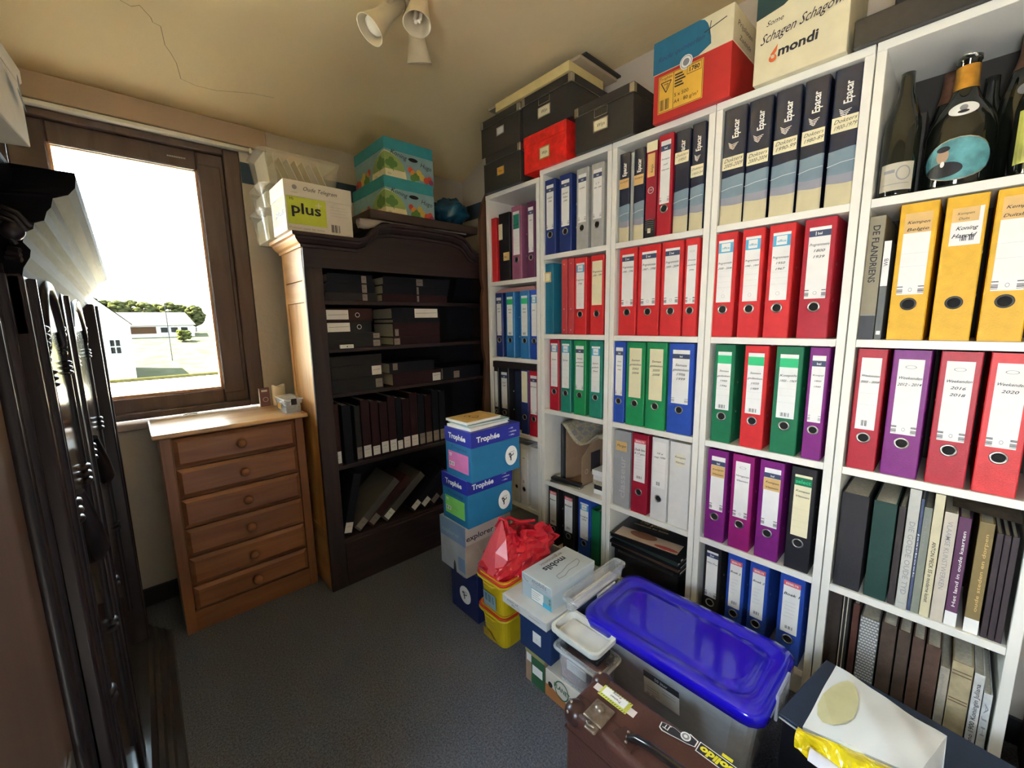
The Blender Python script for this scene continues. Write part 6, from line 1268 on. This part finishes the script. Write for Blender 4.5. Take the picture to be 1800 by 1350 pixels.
LX, LY = -0.030, SY0-(SY0+SY1)/2-0.066
b = MB(); b.box(LX-0.035, LX+0.025, LY-0.032, LY+0.020, SZ, SZ+0.006, OLDM, 0.003, 2); b.ell((LX+0.004, LY-0.002, SZ+0.008), (0.013, 0.013, 0.008), OLDM); b.box(LX-0.058, LX-0.036, LY-0.030, LY+0.000, SZ, SZ+0.005, OLDM, 0.004, 2); b.tube([(LX-0.045, LY-0.02, SZ+0.006), (LX-0.052, LY-0.01, SZ+0.010), (LX-0.045, LY, SZ+0.006)], 0.003, OLDM, 6); b.build('lock', t)
b = MB(); f = Face(b, (0.045, LY-0.050, SZ+0.0005), (0, 1, 0), (-1, 0, 0)); TPE = mat('tape_white', (0.65, 0.6, 0.58), 0.5); LMY = mat('lime_yellow_border', (0.62, 0.66, 0.12), 0.6)
f.rect(-0.018, 0.098, 0.010, 0.030, TPE); f.rect(0, 0.080, 0, 0.036, LMY)
for k in range(12): f.line([(0.003+0.0065*k, 0.001), (0.006+0.0065*k, 0.005)], 0.0016, INK); f.k -= 1; f.line([(0.003+0.0065*k, 0.031), (0.006+0.0065*k, 0.035)], 0.0016, INK)
f.k += 1; f.rect(0.008, 0.072, 0.006, 0.030, PAPER); f.text('Treinen', 0.020, 0.018, 0.007, INK, shear=0.3, bold=0.01); f.text('Koning', 0.026, 0.008, 0.006, INK, shear=0.3, bold=0.01); b.build('luggage_label', t, recalc=False)
b = MB(); hy = c-0.155
b.tube([(-0.035, hy, SZ+0.002), (-0.037, hy-0.02, SZ+0.018), (-0.040, hy-0.06, SZ+0.030), (-0.040, hy-0.12, SZ+0.033), (-0.040, hy-0.17, SZ+0.026), (-0.037, hy-0.20, SZ+0.004)], 0.009, mat('black_leather_grip', (0.015, 0.010, 0.009), 0.25, coat=0.4), 10)
for y in (hy, hy-0.20): b.prism([(-0.062, y-0.018), (-0.018, y-0.022), (-0.018, y+0.022), (-0.048, y+0.034)], SZ, SZ+0.004, 'z', SUC); [b.ell((-0.050+0.012*k, y+0.004*k, SZ+0.005), (0.004, 0.004, 0.003), OLDM, 8, 5) for k in range(3)]
b.build('handle', t)
b = MB(); f = Face(b, (0.072, c-0.345, SZ+0.0005), (0, 1, 0), (-1, 0, 0)); YL = mat('sticker_yellow', (0.80, 0.72, 0.03), 0.45)
f.rect(-0.002, 0.078, -0.002, 0.026, PAPER); f.rect(0, 0.076, 0, 0.024, INK); f.text('solido', 0.038, 0.005, 0.017, YL, align='c', w=0.068, bold=0.05, shear=0.15); f.rect(0.012, 0.034, -0.012, -0.004, YL)
cy_ = 0.075
P = [(0.080, 0.002), (0.080, 0.020), (0.095, 0.026), (0.115, 0.030), (0.130, 0.034), (0.150, 0.038), (0.158, 0.034), (0.160, 0.018), (0.150, 0.014), (0.130, 0.010), (0.115, 0.012), (0.10, -0.002)]
f.poly([(q[0]*1.0, q[1]) for q in P], PAPER); f.poly([(0.120+(q[0]-0.120)*0.94, 0.018+(q[1]-0.018)*0.86) for q in P], INK); f.disc(0.105, 0.012, 0.011, PAPER); f.disc(0.105, 0.012, 0.008, GREYINK); f.disc(0.105, 0.012, 0.004, PAPER); f.text('JT', 0.138, 0.018, 0.012, PAPER, bold=0.02); b.build('car_sticker', t, recalc=False)

# navy box with the white and yellow bag at the right
NVB = mat('navy_matt_box', (0.018, 0.035, 0.07), 0.5, var=0.06)
t = thing('storage_box', 'navy box in the right foreground under the white paper bag', 'box', (-0.415, -1.203, 0), -0.165); b = MB(); b.box(0.006, 0.280, -0.50, -0.006, 0.0005, 0.270, mat('black_plastic_crate', (0.010, 0.011, 0.016), 0.35, coat=0.3), 0.004); b.build('body', t)
b = MB(); b.box(0.0, 0.290, -0.51, 0.0, 0.2705, 0.281, NVB, 0.002); b.build('lid', t)
b = MB(); b.tube([(-0.002, -0.005, 0.272), (-0.002, -0.50, 0.272)], 0.0022, PALEINK, 6); b.build('worn_edge', t)
WB_ = mat('white_bag_paper', (0.66, 0.68, 0.66), 0.6, var=0.04, scale=5, bump=0.12, bscale=9); YB_ = mat('yellow_film', (0.80, 0.62, 0.01), 0.22, coat=0.4, bump=0.1, bscale=20); STN = mat('yellow_stain_print', (0.52, 0.49, 0.27), 0.6, var=0.08)
t = thing('paper_bag', 'white paper package with a yellow crumpled lining on the navy box', 'bag', (0, 0, 0))
A0, A1, A2, A3 = Vector((-0.262, -1.288, 0.372)), Vector((-0.322, -1.488, 0.372)), Vector((-0.470, -1.450, 0.372)), Vector((-0.455, -1.262, 0.318))
b = MB()
def bg(u, v):
    p = A0.lerp(A1, u).lerp(A3.lerp(A2, u), v); s_ = 0.0025*math.sin(u*7+v*5)+0.0015*math.sin(u*15-v*11)
    p = p+Vector((0, 0, s_+0.014*math.sin(PI*u)*math.sin(PI*v))); return p
b.grid(bg, 22, 16, WB_)
def side(pf, zb, m):
    b.grid(lambda u, v: Vector(pf(u)).lerp(Vector((pf(u)[0], pf(u)[1], zb)), v)+Vector((0.003*math.sin(u*17+v*5)*v, 0.003*math.sin(u*11)*v, 0)), 12, 5, m)
side(lambda u: bg(u, 0), 0.283, WB_); side(lambda u: bg(1, u), 0.283, WB_); side(lambda u: bg(0, u), 0.283, WB_); side(lambda u: bg(1-u, 1), 0.283, WB_)
P_ = []
for i in range(14):
    an = 2*PI*i/14; u_, v_ = 0.20+0.17*math.cos(an)*(1+0.3*math.sin(an)), 0.50+0.36*math.sin(an); P_.append(bg(u_, v_)+Vector((0, 0, 0.0025)))
b.face(P_, STN); b.build('paper', t, recalc=False)
b = MB()
def yl(u, v):
    p = A3.lerp(A2, u)+Vector((-0.004-0.045*v, 0.008-0.002*v, -0.004-0.052*v+0.02*math.sin(PI*v))); s_ = 0.009*math.sin(u*9+v*4)+0.004*math.sin(u*21-v*8)+0.004*math.sin(v*6)
    p = p+Vector((-s_, 0, s_*0.6)); p.z = max(p.z, 0.287); return p
b.grid(yl, 26, 8, YB_, False); b.build('yellow_lining', t, recalc=False)
b = MB()
def ws(u, v): p = Vector((-0.512, -1.285, 0.290)).lerp(Vector((-0.545, -1.47, 0.302)), u)+Vector((0.035*v, 0, 0.018*math.sin(PI*v)+0.004)); return p
b.grid(ws, 10, 6, mat('white_sleeve_paper', (0.66, 0.64, 0.68), 0.5)); b.build('loose_flap', t, recalc=False)
b = MB(); b.box(0.02, 0.26, -1.690, -1.655, 0.0, 1.20, BRW, 0.003); b.box(-0.02, 0.02, -1.70, -1.65, 0.0, 0.44, wood('light_brown_post', (0.20, 0.11, 0.07), (0.28, 0.16, 0.10), 0.5, 2), 0.003)
tag(b.build('wooden_board'), 'brown wooden board standing right of the nearest bookcase in the corner', 'board')
